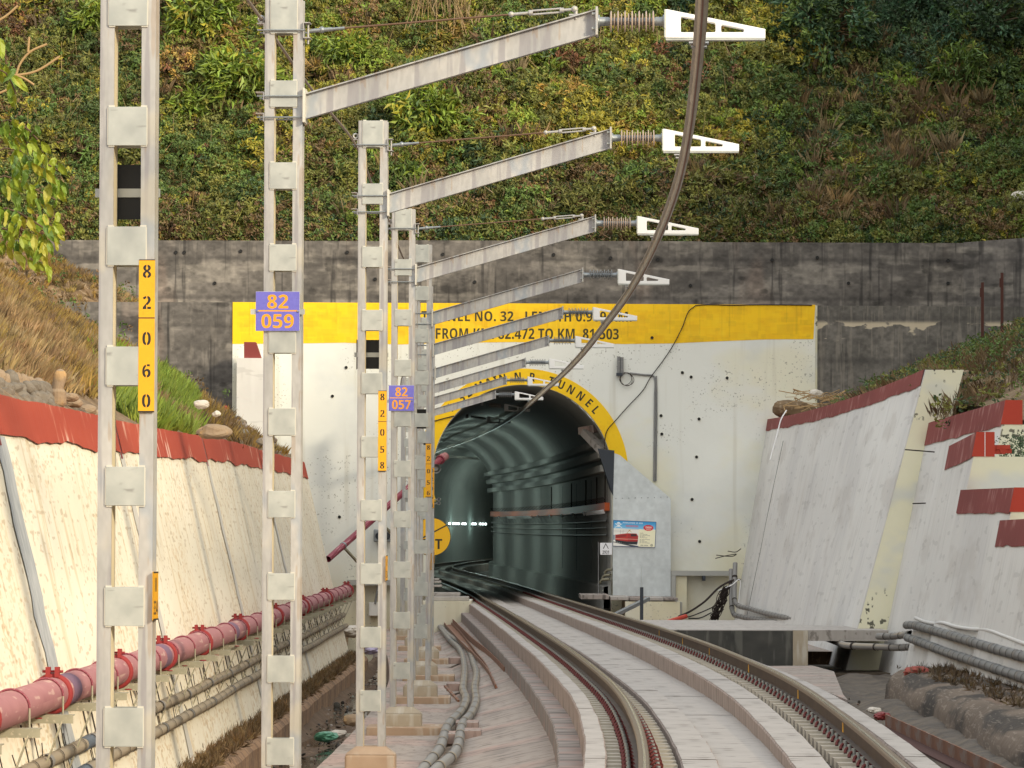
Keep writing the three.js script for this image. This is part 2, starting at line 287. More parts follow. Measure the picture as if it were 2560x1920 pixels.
M.blackMud = std({ roughness: .6, bumpMap: B.coarse, bumpScale: .06, map: tex(256, 256, (u, v) => { const n = fbm(u, v, 8, 8, 6, 235); return lerp3([52, 43, 34], [112, 96, 78], n); }, [2.2, 2.2]) });
M.mossConc = std({ roughness: .95, bumpMap: B.fine, bumpScale: .02, map: tex(512, 512, (u, v) => {
  const n = fbm(u, v, 6, 6, 6, 241), s = smooth(.42, .66, fbm(u, v, 9, 3, 5, 243)), p = smooth(.55, .75, fbm(u, v, 4, 4, 4, 245)), k = smooth(.64, .72, fbm(u, v, 50, 50, 3, 247));
  return lerp3(lerp3(lerp3(lerp3([92, 80, 68], [134, 118, 102], n), [42, 38, 34], s * .75), [134, 106, 88], p * .5), [168, 156, 142], k * .4);
}, [15, 1.4]) });
M.ledge = std({ roughness: .95, bumpMap: B.coarse, bumpScale: .03, map: tex(512, 512, (u, v) => { const n = fbm(u, v, 6, 6, 6, 251), s = smooth(.46, .7, fbm(u, v, 30, 4, 5, 253)), k = smooth(.58, .7, fbm(u, v, 60, 30, 4, 255)); return lerp3(lerp3(lerp3([138, 108, 82], [168, 136, 106], n), [92, 72, 56], s * .65), [184, 156, 124], k * .5); }, [2.6, 1.6]) });
M.water = std({ color: 0x241d16, roughness: .07, bumpMap: B.fine, bumpScale: .002 });
M.rockTan = std({ roughness: .95, bumpMap: B.fine, bumpScale: .02, map: tex(256, 256, (u, v) => { const n = fbm(u, v, 4, 4, 6, 261), m = smooth(.5, .7, fbm(u, v, 3, 3, 5, 263)); return lerp3(lerp3([164, 128, 84], [204, 170, 122], n), [132, 118, 104], m * .7); }, [.9, .9]) });
M.rockGrey = std({ roughness: .95, bumpMap: B.fine, bumpScale: .02, map: tex(256, 256, (u, v) => { const n = fbm(u, v, 5, 5, 6, 265); return lerp3([84, 78, 70], [138, 128, 114], n); }, [.6, .6]) });
M.rockWhite = std({ roughness: .95, bumpMap: B.fine, bumpScale: .02, map: tex(256, 256, (u, v) => { const n = fbm(u, v, 5, 5, 6, 267); return lerp3([172, 160, 144], [222, 216, 206], n); }, [.8, .8]) });
M.bark = std({ roughness: .95, color: 0x5a4835 });
M.twig = std({ roughness: .95, color: 0xa98c62 });
M.leaf = new THREE.MeshPhysicalMaterial({ color: 0xffffff, roughness: .75, transmission: .25, thickness: 0, side: THREE.DoubleSide });
M.leafV = new THREE.MeshPhysicalMaterial({ color: 0xffffff, vertexColors: true, roughness: .6, transmission: .25, thickness: 0, side: THREE.DoubleSide });
// ---------------------------------------------------------------- alignment of the line (all by distance d from the camera)
const XL = interp([[15, .15], [20, .45], [25, .68], [30, .86], [35, .98], [40, 1.045], [45, 1.065], [50, 1.03], [62, .83], [75, .53], [100, -.1], [126, -.8], [136, -1.085], [150, -1.57], [164, -2.15], [178, -2.83], [190, -3.49], [200, -4.06], [208, -4.34], [216, -4.2], [228, -3.2], [245, -.8], [265, 3], [292, 9]]);
const CANT = interp([[10, 0], [30, 0], [36, .03], [43, .09], [50, .125], [60, .15], [75, .15], [100, .12], [140, .1], [400, .1]]);
const RISE = interp([[100, 0], [126, 0], [160, .06], [201, .24], [240, .6], [300, 1.2]]);
const rise = (d) => d < 126 ? 0 : RISE(d);
const RT = .90, TD = 292;                     // rail top; end of the tunnel that is built
const slabEdge = interp([[15, -2.5], [48, -2.03], [67, -1.95], [80, -2.1], [100, -2.7], [126, -3.7]]);
const wob = (d, k) => (wn(d * 1.7, k * 9.1, 5) - .5) * .022;

struct('ground', boxUV(new THREE.PlaneGeometry(900, 900).rotateX(-Math.PI / 2).translate(0, -1.4, -150)), M.soil);

// trackside slab where the masts stand, and the step under the track
struct('trackside_slab', loft(range(16, 126, 1.2), (d) => { const s = slabEdge(d), e = XL(d) - .64, m = Math.max(s + .3, Math.min(-.9, e - .7)); return [[s - .06, -1], [s, 0 + wob(d, 1)], [m, .0], [(m + e) / 2, .15 + wob(d, 4)], [e, .29], [e + .1, .29]]; }), M.slab);

// ---------------------------------------------------------------- concrete track bed: kerbs, ledge, floor between the rails
{
  const bed = structGroup('track_bed');
  const step = (name, u0, u1, y1, y0, cant, face, top) => {
    for (let d = 24, k = 0; d < TD - 1; k++) {
      const L = d < 126 ? 5.2 : 30, e = Math.min(d + L - .012, TD), kk = k;
      const ys = (q) => CANT(q) * cant + rise(q), w = d < 126 ? 1 : 0;
      const seg = part(name, loft(range(d, e, d < 126 ? .65 : 5), (q) => { const x = XL(q), a = wob(q, u0 * 10 + 3) * w, b = wob(q, u1 * 10 + 7) * w, y = y1 + ys(q) + (kk % 3 - 1) * .003 * w; return [[x + u0 + a, y0 + rise(q)], [x + u0 + a, y - .012], [x + u0 + a + .012, y], [x + u1 + b - .012, y], [x + u1 + b, y - .012], [x + u1 + b, y0 + rise(q)]]; }, true), face, bed);
      part('top_face', loft(range(d, e, d < 126 ? .65 : 5), (q) => { const x = XL(q), a = wob(q, u0 * 10 + 3) * w, b = wob(q, u1 * 10 + 7) * w, y = y1 + ys(q) + (kk % 3 - 1) * .003 * w + .003; return [[x + u0 + a + .012, y], [x + u1 + b - .012, y]]; }), top, seg);
      d += L;
    }
  };
  step('ledge', -.64, -.40, .525, -.3, 0, M.plinthDark, M.plinthDark);
  step('kerb', -.43, -.26, .755, -.3, 0, M.plinthFace, M.plinth);
  step('kerb', .28, .56, .745, -.3, .15, M.plinthFace, M.plinth);
  step('centre_floor', .555, 1.10, .665, -.3, .3, M.plinthFace, M.plinth);
  step('kerb', 1.07, 1.34, .755, -.3, 1, M.plinthFace, M.plinth);
  step('kerb', 1.93, 2.12, .755, -.6, 1, M.plinthFace, M.plinth);
  part('rail_trough', loft(range(24, TD, 2), (d) => [[XL(d) - .27, .62 + rise(d)], [XL(d) + .29, .62 + rise(d)]]), M.trough, bed);
  part('rail_trough', loft(range(24, TD, 2), (d) => [[XL(d) + 1.33, .62 + CANT(d) + rise(d)], [XL(d) + 1.94, .62 + CANT(d) + rise(d)]]), M.trough, bed);
}
// ---------------------------------------------------------------- railway track: rails, sleepers, fastenings
{
  const tr = thing('railway_track', 'single railway track on concrete bed curving into the tunnel', 'railway track');
  const prof = [[-.036, -.006], [-.03, 0], [.03, 0], [.036, -.006], [.036, -.036], [.010, -.048], [.008, -.14], [.072, -.158], [.072, -.172], [-.072, -.172], [-.072, -.158], [-.008, -.14], [-.010, -.048], [-.036, -.036]];
  const ds = [...range(20, 126, 1), ...range(127, TD, 3)];
  for (const [u, c] of [[0, 0], [1.70, 1]]) {
    const f = (d) => [XL(d) + u, RT + c * CANT(d) + rise(d)];
    const r = part('rail', loft(ds, (d) => { const [x, y] = f(d); return prof.map((q) => [x + q[0], y + q[1]]); }, true), M.rail, tr);
    part('rail_head', loft(ds, (d) => { const [x, y] = f(d); return [[x - .0375, y - .03], [x - .0375, y - .005], [x - .031, y + .003], [x + .031, y + .003], [x + .0375, y - .005], [x + .0375, y - .03]]; }), M.railHead, r);
    part('worn_strip', loft(ds, (d) => { const [x, y] = f(d), s = c ? -.012 : .004; return [[x + s - .009, y + .005], [x + s + .009, y + .005]]; }), M.railShine, r);
    if (c) for (const d of [38, 44.6, 52.5, 60, 66, 72]) { const [x, y] = f(d); part('paint_mark', box(x - .0125, x - .0085, y - .135, y - .045, -d - .05, -d + .05), M.yellow, r); }
  }
  const bs = new THREE.Shape([[-.135, 0], [-.105, .085], [.105, .085], [.135, 0]].map((q) => new THREE.Vector2(...q)));
  const block = boxUV(new THREE.ExtrudeGeometry(bs, { depth: .52, bevelEnabled: false }).rotateY(Math.PI / 2).translate(-.26, 0, 0));
  const arc = new THREE.CatmullRomCurve3([V(-.035, .0, .05), V(-.03, .03, .02), V(0, .048, -.01), V(.03, .036, -.05), V(.05, .012, -.03), V(.03, .006, .03)]);
  const clipG = new THREE.TubeGeometry(arc, 9, .013, 6), boltG = mergeGeometries([new THREE.CylinderGeometry(.018, .018, .05, 6).translate(0, .045, 0), new THREE.CylinderGeometry(.028, .028, .01, 8).translate(0, .018, 0)]), padG = boxUV(new THREE.BoxGeometry(.17, .02, .16));
  const mats = { sleeper: [], clip: [], bolt: [] };
  let n = 0;
  for (let d = 26.5; d < 200; d += .6, n++) {
    const near = n < 148, ry = Math.atan((XL(d + .5) - XL(d - .5)));
    for (const [u, c] of [[0, 0], [1.70, 1]]) {
      const base = .637 + c * CANT(d) + rise(d), x = XL(d) + u;
      if (near) {
        const s = part('sleeper', block, M.sleeper, tr); s.position.set(x, base + rr(-.003, .003), -d); s.rotation.y = ry + rr(-.01, .01);
        if (n < 100 && (c || n < 80)) part('rail_pad', padG, M.darkSteel, s).position.y = .088;
      } else mats.sleeper.push(new THREE.Matrix4().setPosition(x, base, -d));
      if (d > 140) continue;
      for (const sgn of [-1, 1]) {
        const m = new THREE.Matrix4().makeRotationY(sgn > 0 ? Math.PI : 0).setPosition(x + sgn * .105, base + .088, -d);
        const show = n < 75;
        for (const [k, g, mt] of [['clip', clipG, M.clip], ['bolt', boltG, M.bolt]]) {
          if (show) { const p = part(k === 'clip' ? 'rail_clip' : 'clip_bolt', g, mt, tr); p.position.set(x + sgn * .105, base + .088, -d); p.rotation.y = (sgn > 0 ? Math.PI : 0) + rr(-.06, .06); }
          else mats[k].push(m);
        }
      }
    }
  }
  for (const [k, g, mt, nm] of [['sleeper', block, M.sleeper, 'sleeper'], ['clip', clipG, M.clip, 'rail_clip'], ['bolt', boltG, M.bolt, 'clip_bolt']]) {
    const im = lit(new THREE.InstancedMesh(g, mt, mats[k].length)); mats[k].forEach((m, i) => im.setMatrixAt(i, m));
    im.name = nm; im.userData.kind = 'stuff'; tr.add(im);
  }
}
// ---------------------------------------------------------------- hill, banks, ridge
const wallTop = interp([[20, 1.1], [30, 1.15], [39.4, 1.21], [49, 1.3], [70, 1.52], [98.5, 1.70]]);
const bankBase = interp([[98.5, 1.65], [99.4, -.6], [101, -2.2], [110, -2.3], [122, -2.3], [126.3, -2.2], [128.2, 3.2], [134, 3.6]]);
function bankL(x, d) {
  const t = Math.max(0, -4.4 - Math.max(0, d - 99) * .058 * smooth(130, 126, d) - x), k = mixn(.60, .45, smooth(100, 126, d)), b = d < 98.5 ? wallTop(d) - .03 : bankBase(d), far = smooth(98.5, 100.5, d) * smooth(128.2, 126.4, d);
  return CY + b + k * Math.min(t, 13) + far * 1.75 * Math.min(t, 2.1) + .3 * Math.max(0, t - 13) + (wn(x * .9, d * .45, 3) - .5) * .5 * Math.min(1, t * .8) + (wn(x * 3, d * 2, 8) - .5) * .16 * Math.min(1, t * 2);
}
const bankRd = interp([[50, -.4], [64, -.1], [70, .3], [76, 1.4], [88, 2.6], [94, 3.2], [127, 3.3], [132, 3.4]]);
const bankR = (x, d) => CY + bankRd(d) - .12 + .42 * Math.max(0, x - 8.1) + (wn(x * 1.1, d * .5, 13) - .5) * .3;
function hillY(x, d) {
  const t = Math.max(0, d - 132.5);
  return 10.75 + t * mixn(.98, .9, smooth(0, 40, t)) + (wn(x * .22, d * .22, 31) - .5) * 2.2 * Math.min(1, t * .25) + (wn(x * .8, d * .8, 37) - .5) * .7 * Math.min(1, t * .5);
}
function sheet(xs, ds, fn) {
  const pos = [], uv = [];
  const put = (x, d) => { pos.push(x, fn(x, d), -d); uv.push(x, d); };
  for (let i = 0; i < xs.length - 1; i++) for (let j = 0; j < ds.length - 1; j++) {
    const [a, b, c, e] = [xs[i], xs[i + 1], ds[j], ds[j + 1]];
    put(a, c); put(b, c); put(b, e); put(a, c); put(b, e); put(a, e);
  }
  return triGeo(pos, uv);
}
struct('hillside', sheet(range(-48, 48, 1), range(132.6, 200, 1), hillY), M.hillSoil);
struct('bank', sheet(range(-36, -4.4, .5), range(20, 133, .8), bankL), M.soil);
{
  const rowX = (d) => d < 88 ? 8.62 + (88 - d) * .045 : mixn(8.5, 7.62, (d - 88) / 38);
  for (const [a, b] of [[56, 87.99], [88.01, 132]]) struct('bank', loft(range(a, b, .8), (d) => { const o = [], x0 = rowX(d); for (let k = 0; k <= 18; k++) { const x = x0 + k * .5; o.push([x, bankR(x, d)]); } return o; }), M.soil);
}
// the wooded ridge beside the cutting that keeps the sun off the track
{
  const top = interp([[-90, 19], [12, 20], [24, 23.5], [36, 27], [60, 28], [94, 28], [104, 28.5], [113, 32], [135, 35], [210, 40]]);
  struct('ridge', sheet(range(13, 70, 1.5), range(-90, 210, 3), (x, d) => {
    const x0 = Math.max(11, d * .118 + 2.5), t = clamp((x - x0) / (30 - x0));
    return mixn(-1.3, top(d), smooth(0, 1, t) * .5 + t * .5) + (wn(x * .3, d * .3, 51) - .5) * 2.4 * t;
  }), M.hillSoil);
}
// ---------------------------------------------------------------- dark retaining walls above the portal
{
  const w = thing('retaining_wall', 'long weathered dark concrete wall along the foot of the bushy hillside', 'retaining wall');
  const cuts = [-17, -3.6, 5.4, 12.9];
  for (let i = 0; i < cuts.length - 1; i++) part('wall_panel', box(cuts[i], cuts[i + 1], 6.5, 10.93 + (i % 2) * .025, -132.5, -132 + (i % 2) * .006), M.darkConc, w);
  part('wall_panel', prism([V(12.86, 6.5, -131.98), V(15.6, 6.5, -130.6), V(15.6, 11.08, -130.6), V(12.86, 10.95, -131.98)], V(.0, 0, -.6)), M.darkConc, w);
  const hole = new THREE.CylinderGeometry(.05, .05, .05, 10, 1, true).rotateX(Math.PI / 2), disc = new THREE.CircleGeometry(.045, 10);
  for (const [x, y] of [[440, 631], [461, 631], [602, 628], [537, 708], [868, 631], [938, 698], [1107, 636], [1384, 637], [1187, 705], [1527, 645], [1645, 649], [1726, 714], [1930, 650], [2121, 708], [2043, 644], [2370, 652], [2370, 708]]) {
    const p = P(x, y, 132), h = part('weep_hole', hole, M.darkConc, w); h.position.set(p.x, p.y, -131.99);
    part('dark_mouth_disc', disc, M.black, h).position.z = .012;  // black disc stands for the dark inside the hole
  }
  const a = thing('retaining_wall', 'grey formwork-marked wall stub beside the yellow band, rubble at its foot', 'retaining wall');
  part('wall_panel', box(-13, -7.605, 4, 8.86, -127.2, -126.02), M.darkConc, a);
  const b = thing('retaining_wall', 'dark stained wall with pale flaking patches beside the yellow band end', 'retaining wall');
  part('wall_panel', box(8.30, 11.0, 5, 8.83, -127.2, -126.12), M.darkPatch, b);
  part('wall_panel', box(11.0, 15, 5, 8.82, -127.2, -126.125), M.darkPatch, b);
  part('mortar_strip', box(8.235, 8.30, 5.6, 8.84, -126.68, -126.1), M.limeYellow, b);
  struct('terrace', box(-13, 15, 8.4, 8.75, -132, -127.2), M.soil);
}
// ---------------------------------------------------------------- portal
const PC = .285, PY = 4.2, PR = 2.44, PD = 126;       // arch centre, radius, distance
const archPts = (r, n = 40, y0 = -.6) => { const o = [[PC - r, y0]]; for (let i = 0; i <= n; i++) { const a = Math.PI - Math.PI * i / n; o.push([PC + r * Math.cos(a), PY + r * Math.sin(a)]); } o.push([PC + r, y0]); return o; };
const fontB = (px) => `bold ${px}px sans-serif`;
function canvasTex(w, h, draw) { const c = document.createElement('canvas'); c.width = w; c.height = h; const g = c.getContext('2d'); draw(g, w, h); const t = new THREE.CanvasTexture(c); t.colorSpace = THREE.SRGBColorSpace; t.magFilter = THREE.LinearFilter; return t; }
function grain(g, w, h, n, cols, smin, smax, sx = 1) { for (let i = 0; i < n; i++) { g.globalAlpha = rr(.04, .22); g.fillStyle = cols[Math.floor(rnd() * cols.length)]; const s = rr(smin, smax); g.fillRect(rnd() * w, rnd() * h, s * rr(.5, 2) * sx, s * rr(.5, 2)); } g.globalAlpha = 1; }
{
  const t = thing('tunnel_portal', 'white painted tunnel headwall with yellow bands and black lettering', 'tunnel portal', V(0, 0, -PD));
  const sh = new THREE.Shape([[-7.6, -.9], [8.24, -.9], [8.24, 8.84], [-7.6, 8.86]].map((q) => new THREE.Vector2(...q)));
  sh.holes.push(new THREE.Path(archPts(PR, 48, -.89).reverse().map((q) => new THREE.Vector2(...q))));
  M.headwall = std({ roughness: .92, bumpMap: B.coarse, bumpScale: .012, map: tex(2048, 1024, (u, v) => {
    const n = fbm(u, v, 6, 4, 5, 301), yl = smooth(.50, .74, fbm(u, v, 7, 6, 5, 303)), g = smooth(.52, .76, fbm(u, v, 9, 7, 5, 305)), s = stain(u, v, 307, 70), k = smooth(.76, .84, fbm(u, v, 420, 260, 2, 309)) * smooth(.45, .62, fbm(u, v, 12, 8, 4, 310)), low = smooth(.36, .12, v + .16 * (fbm(u, v, 20, 8, 4, 311) - .5));
    let c = lerp3([218, 219, 212], [234, 235, 228], n); c = lerp3(c, [228, 222, 190], yl * .55); c = lerp3(c, [196, 200, 200], g * .45); c = lerp3(c, [182, 176, 158], s * .28);
    c = lerp3(c, [206, 192, 152], low * (.25 + .5 * fbm(u, v, 16, 10, 4, 313)));
    return lerp3(c, [110, 106, 96], k * .55);
  }, [16.4, 10]) });
  part('headwall', boxUV(new THREE.ExtrudeGeometry(sh, { depth: .7, bevelEnabled: false, curveSegments: 4 }).translate(0, 0, -.7), 8, 1), M.headwall, t);
  // yellow band with the tunnel's number, length and chainage
  const X = (px) => (px - 1280) * PD / F, Y = (py) => CY + (1357 - py) * PD / F;
  const W = 2048, H = 160, x0 = -7.6, w = 15.84, y0 = 7.60, h = w * H / W, cx = (px) => (X(px) - x0) / w * W, cy = (py) => H - (Y(py) - y0) / h * H;
  const bandT = canvasTex(W, H, (g) => {
    g.fillStyle = '#f7c70c'; g.fillRect(0, 0, W, H);
    grain(g, W, H, 1500, ['#dba40a', '#f8d234', '#e6b00c', '#c49c1c'], 6, 26, 1.6);
    g.fillStyle = '#6a560e'; for (let i = 0; i < 60; i++) { g.globalAlpha = rr(.03, .12); g.fillRect(rnd() * W, 0, rr(2, 7), rr(20, 120)); }
    g.globalAlpha = .92; g.fillStyle = '#2c2a22'; g.textBaseline = 'alphabetic';
    for (const [s, a, b, y, px] of [['TUNNEL NO. 32', 1052, 1284, 803, 45], ['LENGTH 0.969 KM.', 1310, 1581, 803, 45], ['FROM KM. 82.472 TO KM. 81.503', 1086, 1548, 847, 48]]) {
      g.font = fontB(px); const m = g.measureText(s).width, A = cx(a), Bx = cx(b); g.save(); g.translate(A, cy(y)); g.scale((Bx - A) / m, 1.08); g.fillText(s, 0, 0); g.restore();
    }
    g.globalAlpha = 1;
  });
  const low = [[579, 862], [700, 861], [860, 858], [1000, 862], [1100, 858], [1280, 855], [1440, 856], [1560, 859], [1680, 857], [1800, 851], [1920, 846], [2034, 845]];
  const bs = new THREE.Shape([[-7.6, 8.865], [8.24, 8.845], ...low.reverse().map(([a, b]) => [clamp(X(a), -7.6, 8.24), Y(b)])].map((q) => new THREE.Vector2(...q)));
  const bg = new THREE.ExtrudeGeometry(bs, { depth: .006, bevelEnabled: false }), planar = (g, ax, ay, aw, ah) => { const p = g.attributes.position, u = g.attributes.uv; for (let i = 0; i < p.count; i++) u.setXY(i, (p.getX(i) - ax) / aw, (p.getY(i) - ay) / ah); return g; };
  part('painted_band', planar(bg, x0, y0, w, h), std({ map: bandT, roughness: .75, bumpMap: B.coarse, bumpScale: .01 }), t, 'yellow band lettered with tunnel number, length and chainage');
  // yellow arch band
  const ringT = canvasTex(1024, 576, (g) => {
    const k = 1024 / 6; g.fillStyle = '#f6c80e'; g.fillRect(0, 0, 1024, 576);
    grain(g, 1024, 576, 900, ['#dba40a', '#f8d234', '#e6b00c', '#b8941c'], 6, 22);
    g.fillStyle = '#25241f'; g.font = fontB(55); g.textAlign = 'center'; g.textBaseline = 'middle';
    for (const [s, a] of [['T', -47.7], ['-', -43.2], ['3', -38.5], ['2', -33.6], ['M', -26], ['A', -20.2], ['I', -16], ['N', -11.7], ['N', -2.8], ['R', 5.6], ['T', 17], ['U', 23.4], ['N', 29.6], ['N', 36.4], ['E', 42.8], ['L', 48.4]]) {
      const r = 2.66, q = a * Math.PI / 180; g.save(); g.translate((3 + r * Math.sin(q)) * k, (3 - r * Math.cos(q)) * k); g.rotate(q); g.scale(.86, 1); g.fillText(s, 0, 0); g.restore();
    }
  });
  const rs2 = new THREE.Shape(); rs2.absarc(PC, PY, 2.885, -.12, Math.PI + .3, false); rs2.absarc(PC, PY, PR + .005, Math.PI + .3, -.12, true);
  part('arch_band', planar(new THREE.ExtrudeGeometry(rs2, { depth: .008, bevelEnabled: false, curveSegments: 48 }), PC - 3, PY + 3 - 576 / 1024 * 6, 6, 576 / 1024 * 6), std({ map: ringT, roughness: .75, bumpMap: B.coarse, bumpScale: .01 }), t, 'yellow band round the arch with black letters');
  const hole = new THREE.CylinderGeometry(.045, .045, .05, 10, 1, true).rotateX(Math.PI / 2), disc = new THREE.CircleGeometry(.042, 10);
  for (const [px, py] of [[831, 992], [850, 1294], [865, 920], [1630, 843], [1653, 1038], [1655, 1084], [1728, 941], [1818, 943], [1748, 1046], [1742, 1141], [1731, 1247], [1750, 1352], [1706, 930]]) {
    const p = V(X(px), Y(py), 0), m = part('weep_hole', hole, M.headwall, t); m.position.set(p.x, p.y, .0); part('dark_mouth_disc', disc, M.black, m).position.z = .012;  // disc coloured black for the unlit inside of each pipe
  }
}
// ---------------------------------------------------------------- tunnel
const TC = (d) => XL(d) + PC - XL(PD);
{
  const t = thing('tunnel_lining', 'dark arched concrete tunnel bore curving away behind the headwall', 'tunnel');
  const ds = [PD + .4, ...range(PD + 2, TD, 2)], rings = [PD + .4, 133, 148, 170, TD];
  const prof = (d, r) => { const s = TC(d) - PC; return archPts(r, 28, .1).map((q) => [q[0] + s, q[1] + rise(d) + (q[1] < 1 ? -rise(d) : 0)]).reverse(); };
  for (let i = 0; i < rings.length - 1; i++) part('lining_ring', toCreasedNormals(loft([rings[i], ...ds.filter((d) => d > rings[i] + .5 && d < rings[i + 1] - .5), rings[i + 1]], (d) => prof(d, PR - .004)), .6), M.lining, t);
  for (const d of rings.slice(1, 4)) part('joint_rib', loft([d - .06, d + .06], (q) => prof(q, PR - .02)), M.plinthDark, t);
  part('end_wall', box(2, 20, -1, 10, -TD - .2, -TD), M.darkSteel, t);
  part('side_bench', loft(ds, (d) => { const x = TC(d) + PR; return [[x - .2, .1 + rise(d)], [x - .2, 1.16 + rise(d)], [x + .05, 1.2 + rise(d)]]; }), M.lining, t);
  part('walkway', loft(ds, (d) => { const x = TC(d) + PR; return [[XL(d) + 2.2, 0], [XL(d) + 2.2, .52 + rise(d)], [x, .56 + rise(d)]]; }), M.plinthDark, t);
  part('walkway', loft(ds, (d) => { const x = TC(d) - PR; return [[x - .05, .5 + rise(d)], [XL(d) - .75, .5 + rise(d)], [XL(d) - .75, -.2]]; }), M.plinthDark, t);
  const on = (d, y, off) => { const dy = Math.max(0, y - PY), r = PR - off; return V(TC(d) + (dy > 0 ? Math.sqrt(Math.max(.01, r * r - dy * dy)) : r), y + rise(d), -d); };
  const dd = range(PD + 1.2, 210, 4);
  const pipe = (y, r, mt, name, label, group) => solo(name, tube(dd.map((d) => on(d, y, r + .05)), r, 60, 8), mt, label, 'cable', group);
  pipe(CY + .61, .028, M.pvc, 'tunnel_cable', 'grey cable on the tunnel wall directly under the orange tray', 'cables along the tunnel wall');
  pipe(CY + .42, .024, M.pvc, 'tunnel_cable', 'middle one of three grey cables below the orange tray', 'cables along the tunnel wall');
  pipe(CY + .22, .028, M.pvc, 'tunnel_cable', 'lowest grey cable on the tunnel wall above the small white sign', 'cables along the tunnel wall');
  for (const [y, s] of [[CY + 2.75, 'topmost'], [CY + 2.42, 'second'], [CY + 2.05, 'lowest']]) {
    const c = thing('cable_duct', s + ' dark cable duct running along the tunnel haunch', 'cable duct', null, 'ducts on the tunnel haunch');
    part('duct', loft(dd, (d) => { const p = on(d, y, .0); return [[p.x - .26, p.y - .09], [p.x - .26, p.y + .09], [p.x + .02, p.y + .09], [p.x + .02, p.y - .09]]; }, true), M.lining, c);
  }
  for (const d of [129.5, 134.5, 141, 150, 163]) solo('wall_cable', rod(on(d, CY + 1.9, .02), on(d, CY + 1.05, .02), .022, 6), M.tie, 'dark cable dropping down the tunnel wall to the orange tray', 'cable', 'drop cables on the tunnel wall');
  for (const d of [128.6, 138, 147, 156]) part('wall_seam', [rod(on(d, -.9 + CY, .002), on(d, CY + 1.85, .002), .012, 5)], M.darkSteel, t);
  // orange cable tray with hanging ties; saddles made white in place of glints
  const tray = thing('cable_tray', 'orange cable tray along the tunnel wall, saddles coloured white to stand for glints', 'cable tray');
  M.orange = std({ color: 0xd2602a, roughness: .6 });
  part('tray', loft(dd, (d) => { const p = on(d, CY + 1.0, 0); return [[p.x - .14, p.y - .11], [p.x - .14, p.y + .11], [p.x, p.y + .11], [p.x, p.y - .11]]; }, true), M.orange, tray);
  const tieG = new THREE.CylinderGeometry(.010, .010, .26, 5), bright = std({ color: 0xffffff, roughness: .25, metalness: 0 }), sadG = new THREE.CapsuleGeometry(.03, .07, 4, 8);  // white saddle colour imitates reflections off shiny metal
  for (let d = PD + 1.4, k = 0; d < 205; d += .62 + k * .006, k++) {
    const p = on(d, CY + 1.15, .12); const a = part('cable_tie', tieG, M.tie, tray); a.position.copy(p); a.rotation.z = .5;
    const b = part('cable_tie', tieG, M.pvcDark, tray); b.position.copy(on(d, CY + .74, .08)); b.rotation.z = -.2;
    if (k < 17 || (k > 17 && k % 9 === 0) || (k > 58 && k < 76)) { const s = part('saddle', sadG, bright, tray); s.position.copy(on(d, CY + .86, .16)); s.rotation.set(.3, 0, .5); }
  }
  // lit bulkhead lamps on the far wall of the bend
  const lampG = new THREE.SphereGeometry(.07, 10, 8), glow = std({ color: 0xffffff, emissive: new THREE.Color(.8, 1, .95), emissiveIntensity: 3 });
  [1124, 1134, 1140, 1146, 1157, 1163, 1182, 1188, 1201, 1207, 1214].forEach((px, i) => {
    let d = 220; while (d < 286 && (px - 1280) * d / F > TC(d) - PR + .12) d += .2;
    const p = P(px, 1309 + i * .12, d), o = thing('tunnel_lamp', 'small lit lamp in the row deep inside the tunnel', 'lamp', p, 'row of lamps deep in the tunnel');
    part('bulb', lampG, glow, o); part('lamp_base', box(-.05, .05, -.12, -.06, -.05, .05), M.darkSteel, o);
    if (i % 5 === 1) { const l = new THREE.PointLight(new THREE.Color(.62, 1, .93), .6, 0, 2); l.position.copy(p).add(V(.3, 0, .3)); l.castShadow = true; scene.add(l); }
  });
  // unseen lamps added along the tunnel walls to brighten the bore
  [160, 173, 186, 199, 212, 226, 240].forEach((d) => {
    const p = V(d > 220 ? TC(d) + PR - .35 : TC(d) - PR + .35, CY + 1.6 + rise(d), -d), sg = d > 220 ? -1 : 1, o = thing('tunnel_lamp', 'unseen lamp added to brighten the tunnel bore', 'lamp', p, 'added lamps out of view in the tunnel');
    part('bulb', lampG, glow, o); part('lamp_base', box(-.35 * (sg > 0) + .06 * (sg < 0), -.06 * (sg > 0) + .35 * (sg < 0), -.03, .03, -.03, .03), M.darkSteel, o);
    const l = new THREE.PointLight(new THREE.Color(.74, 1, .95), 10, 0, 2); l.position.copy(p).add(V(.1 * sg, 0, 0)); l.castShadow = true; scene.add(l);
  });
}
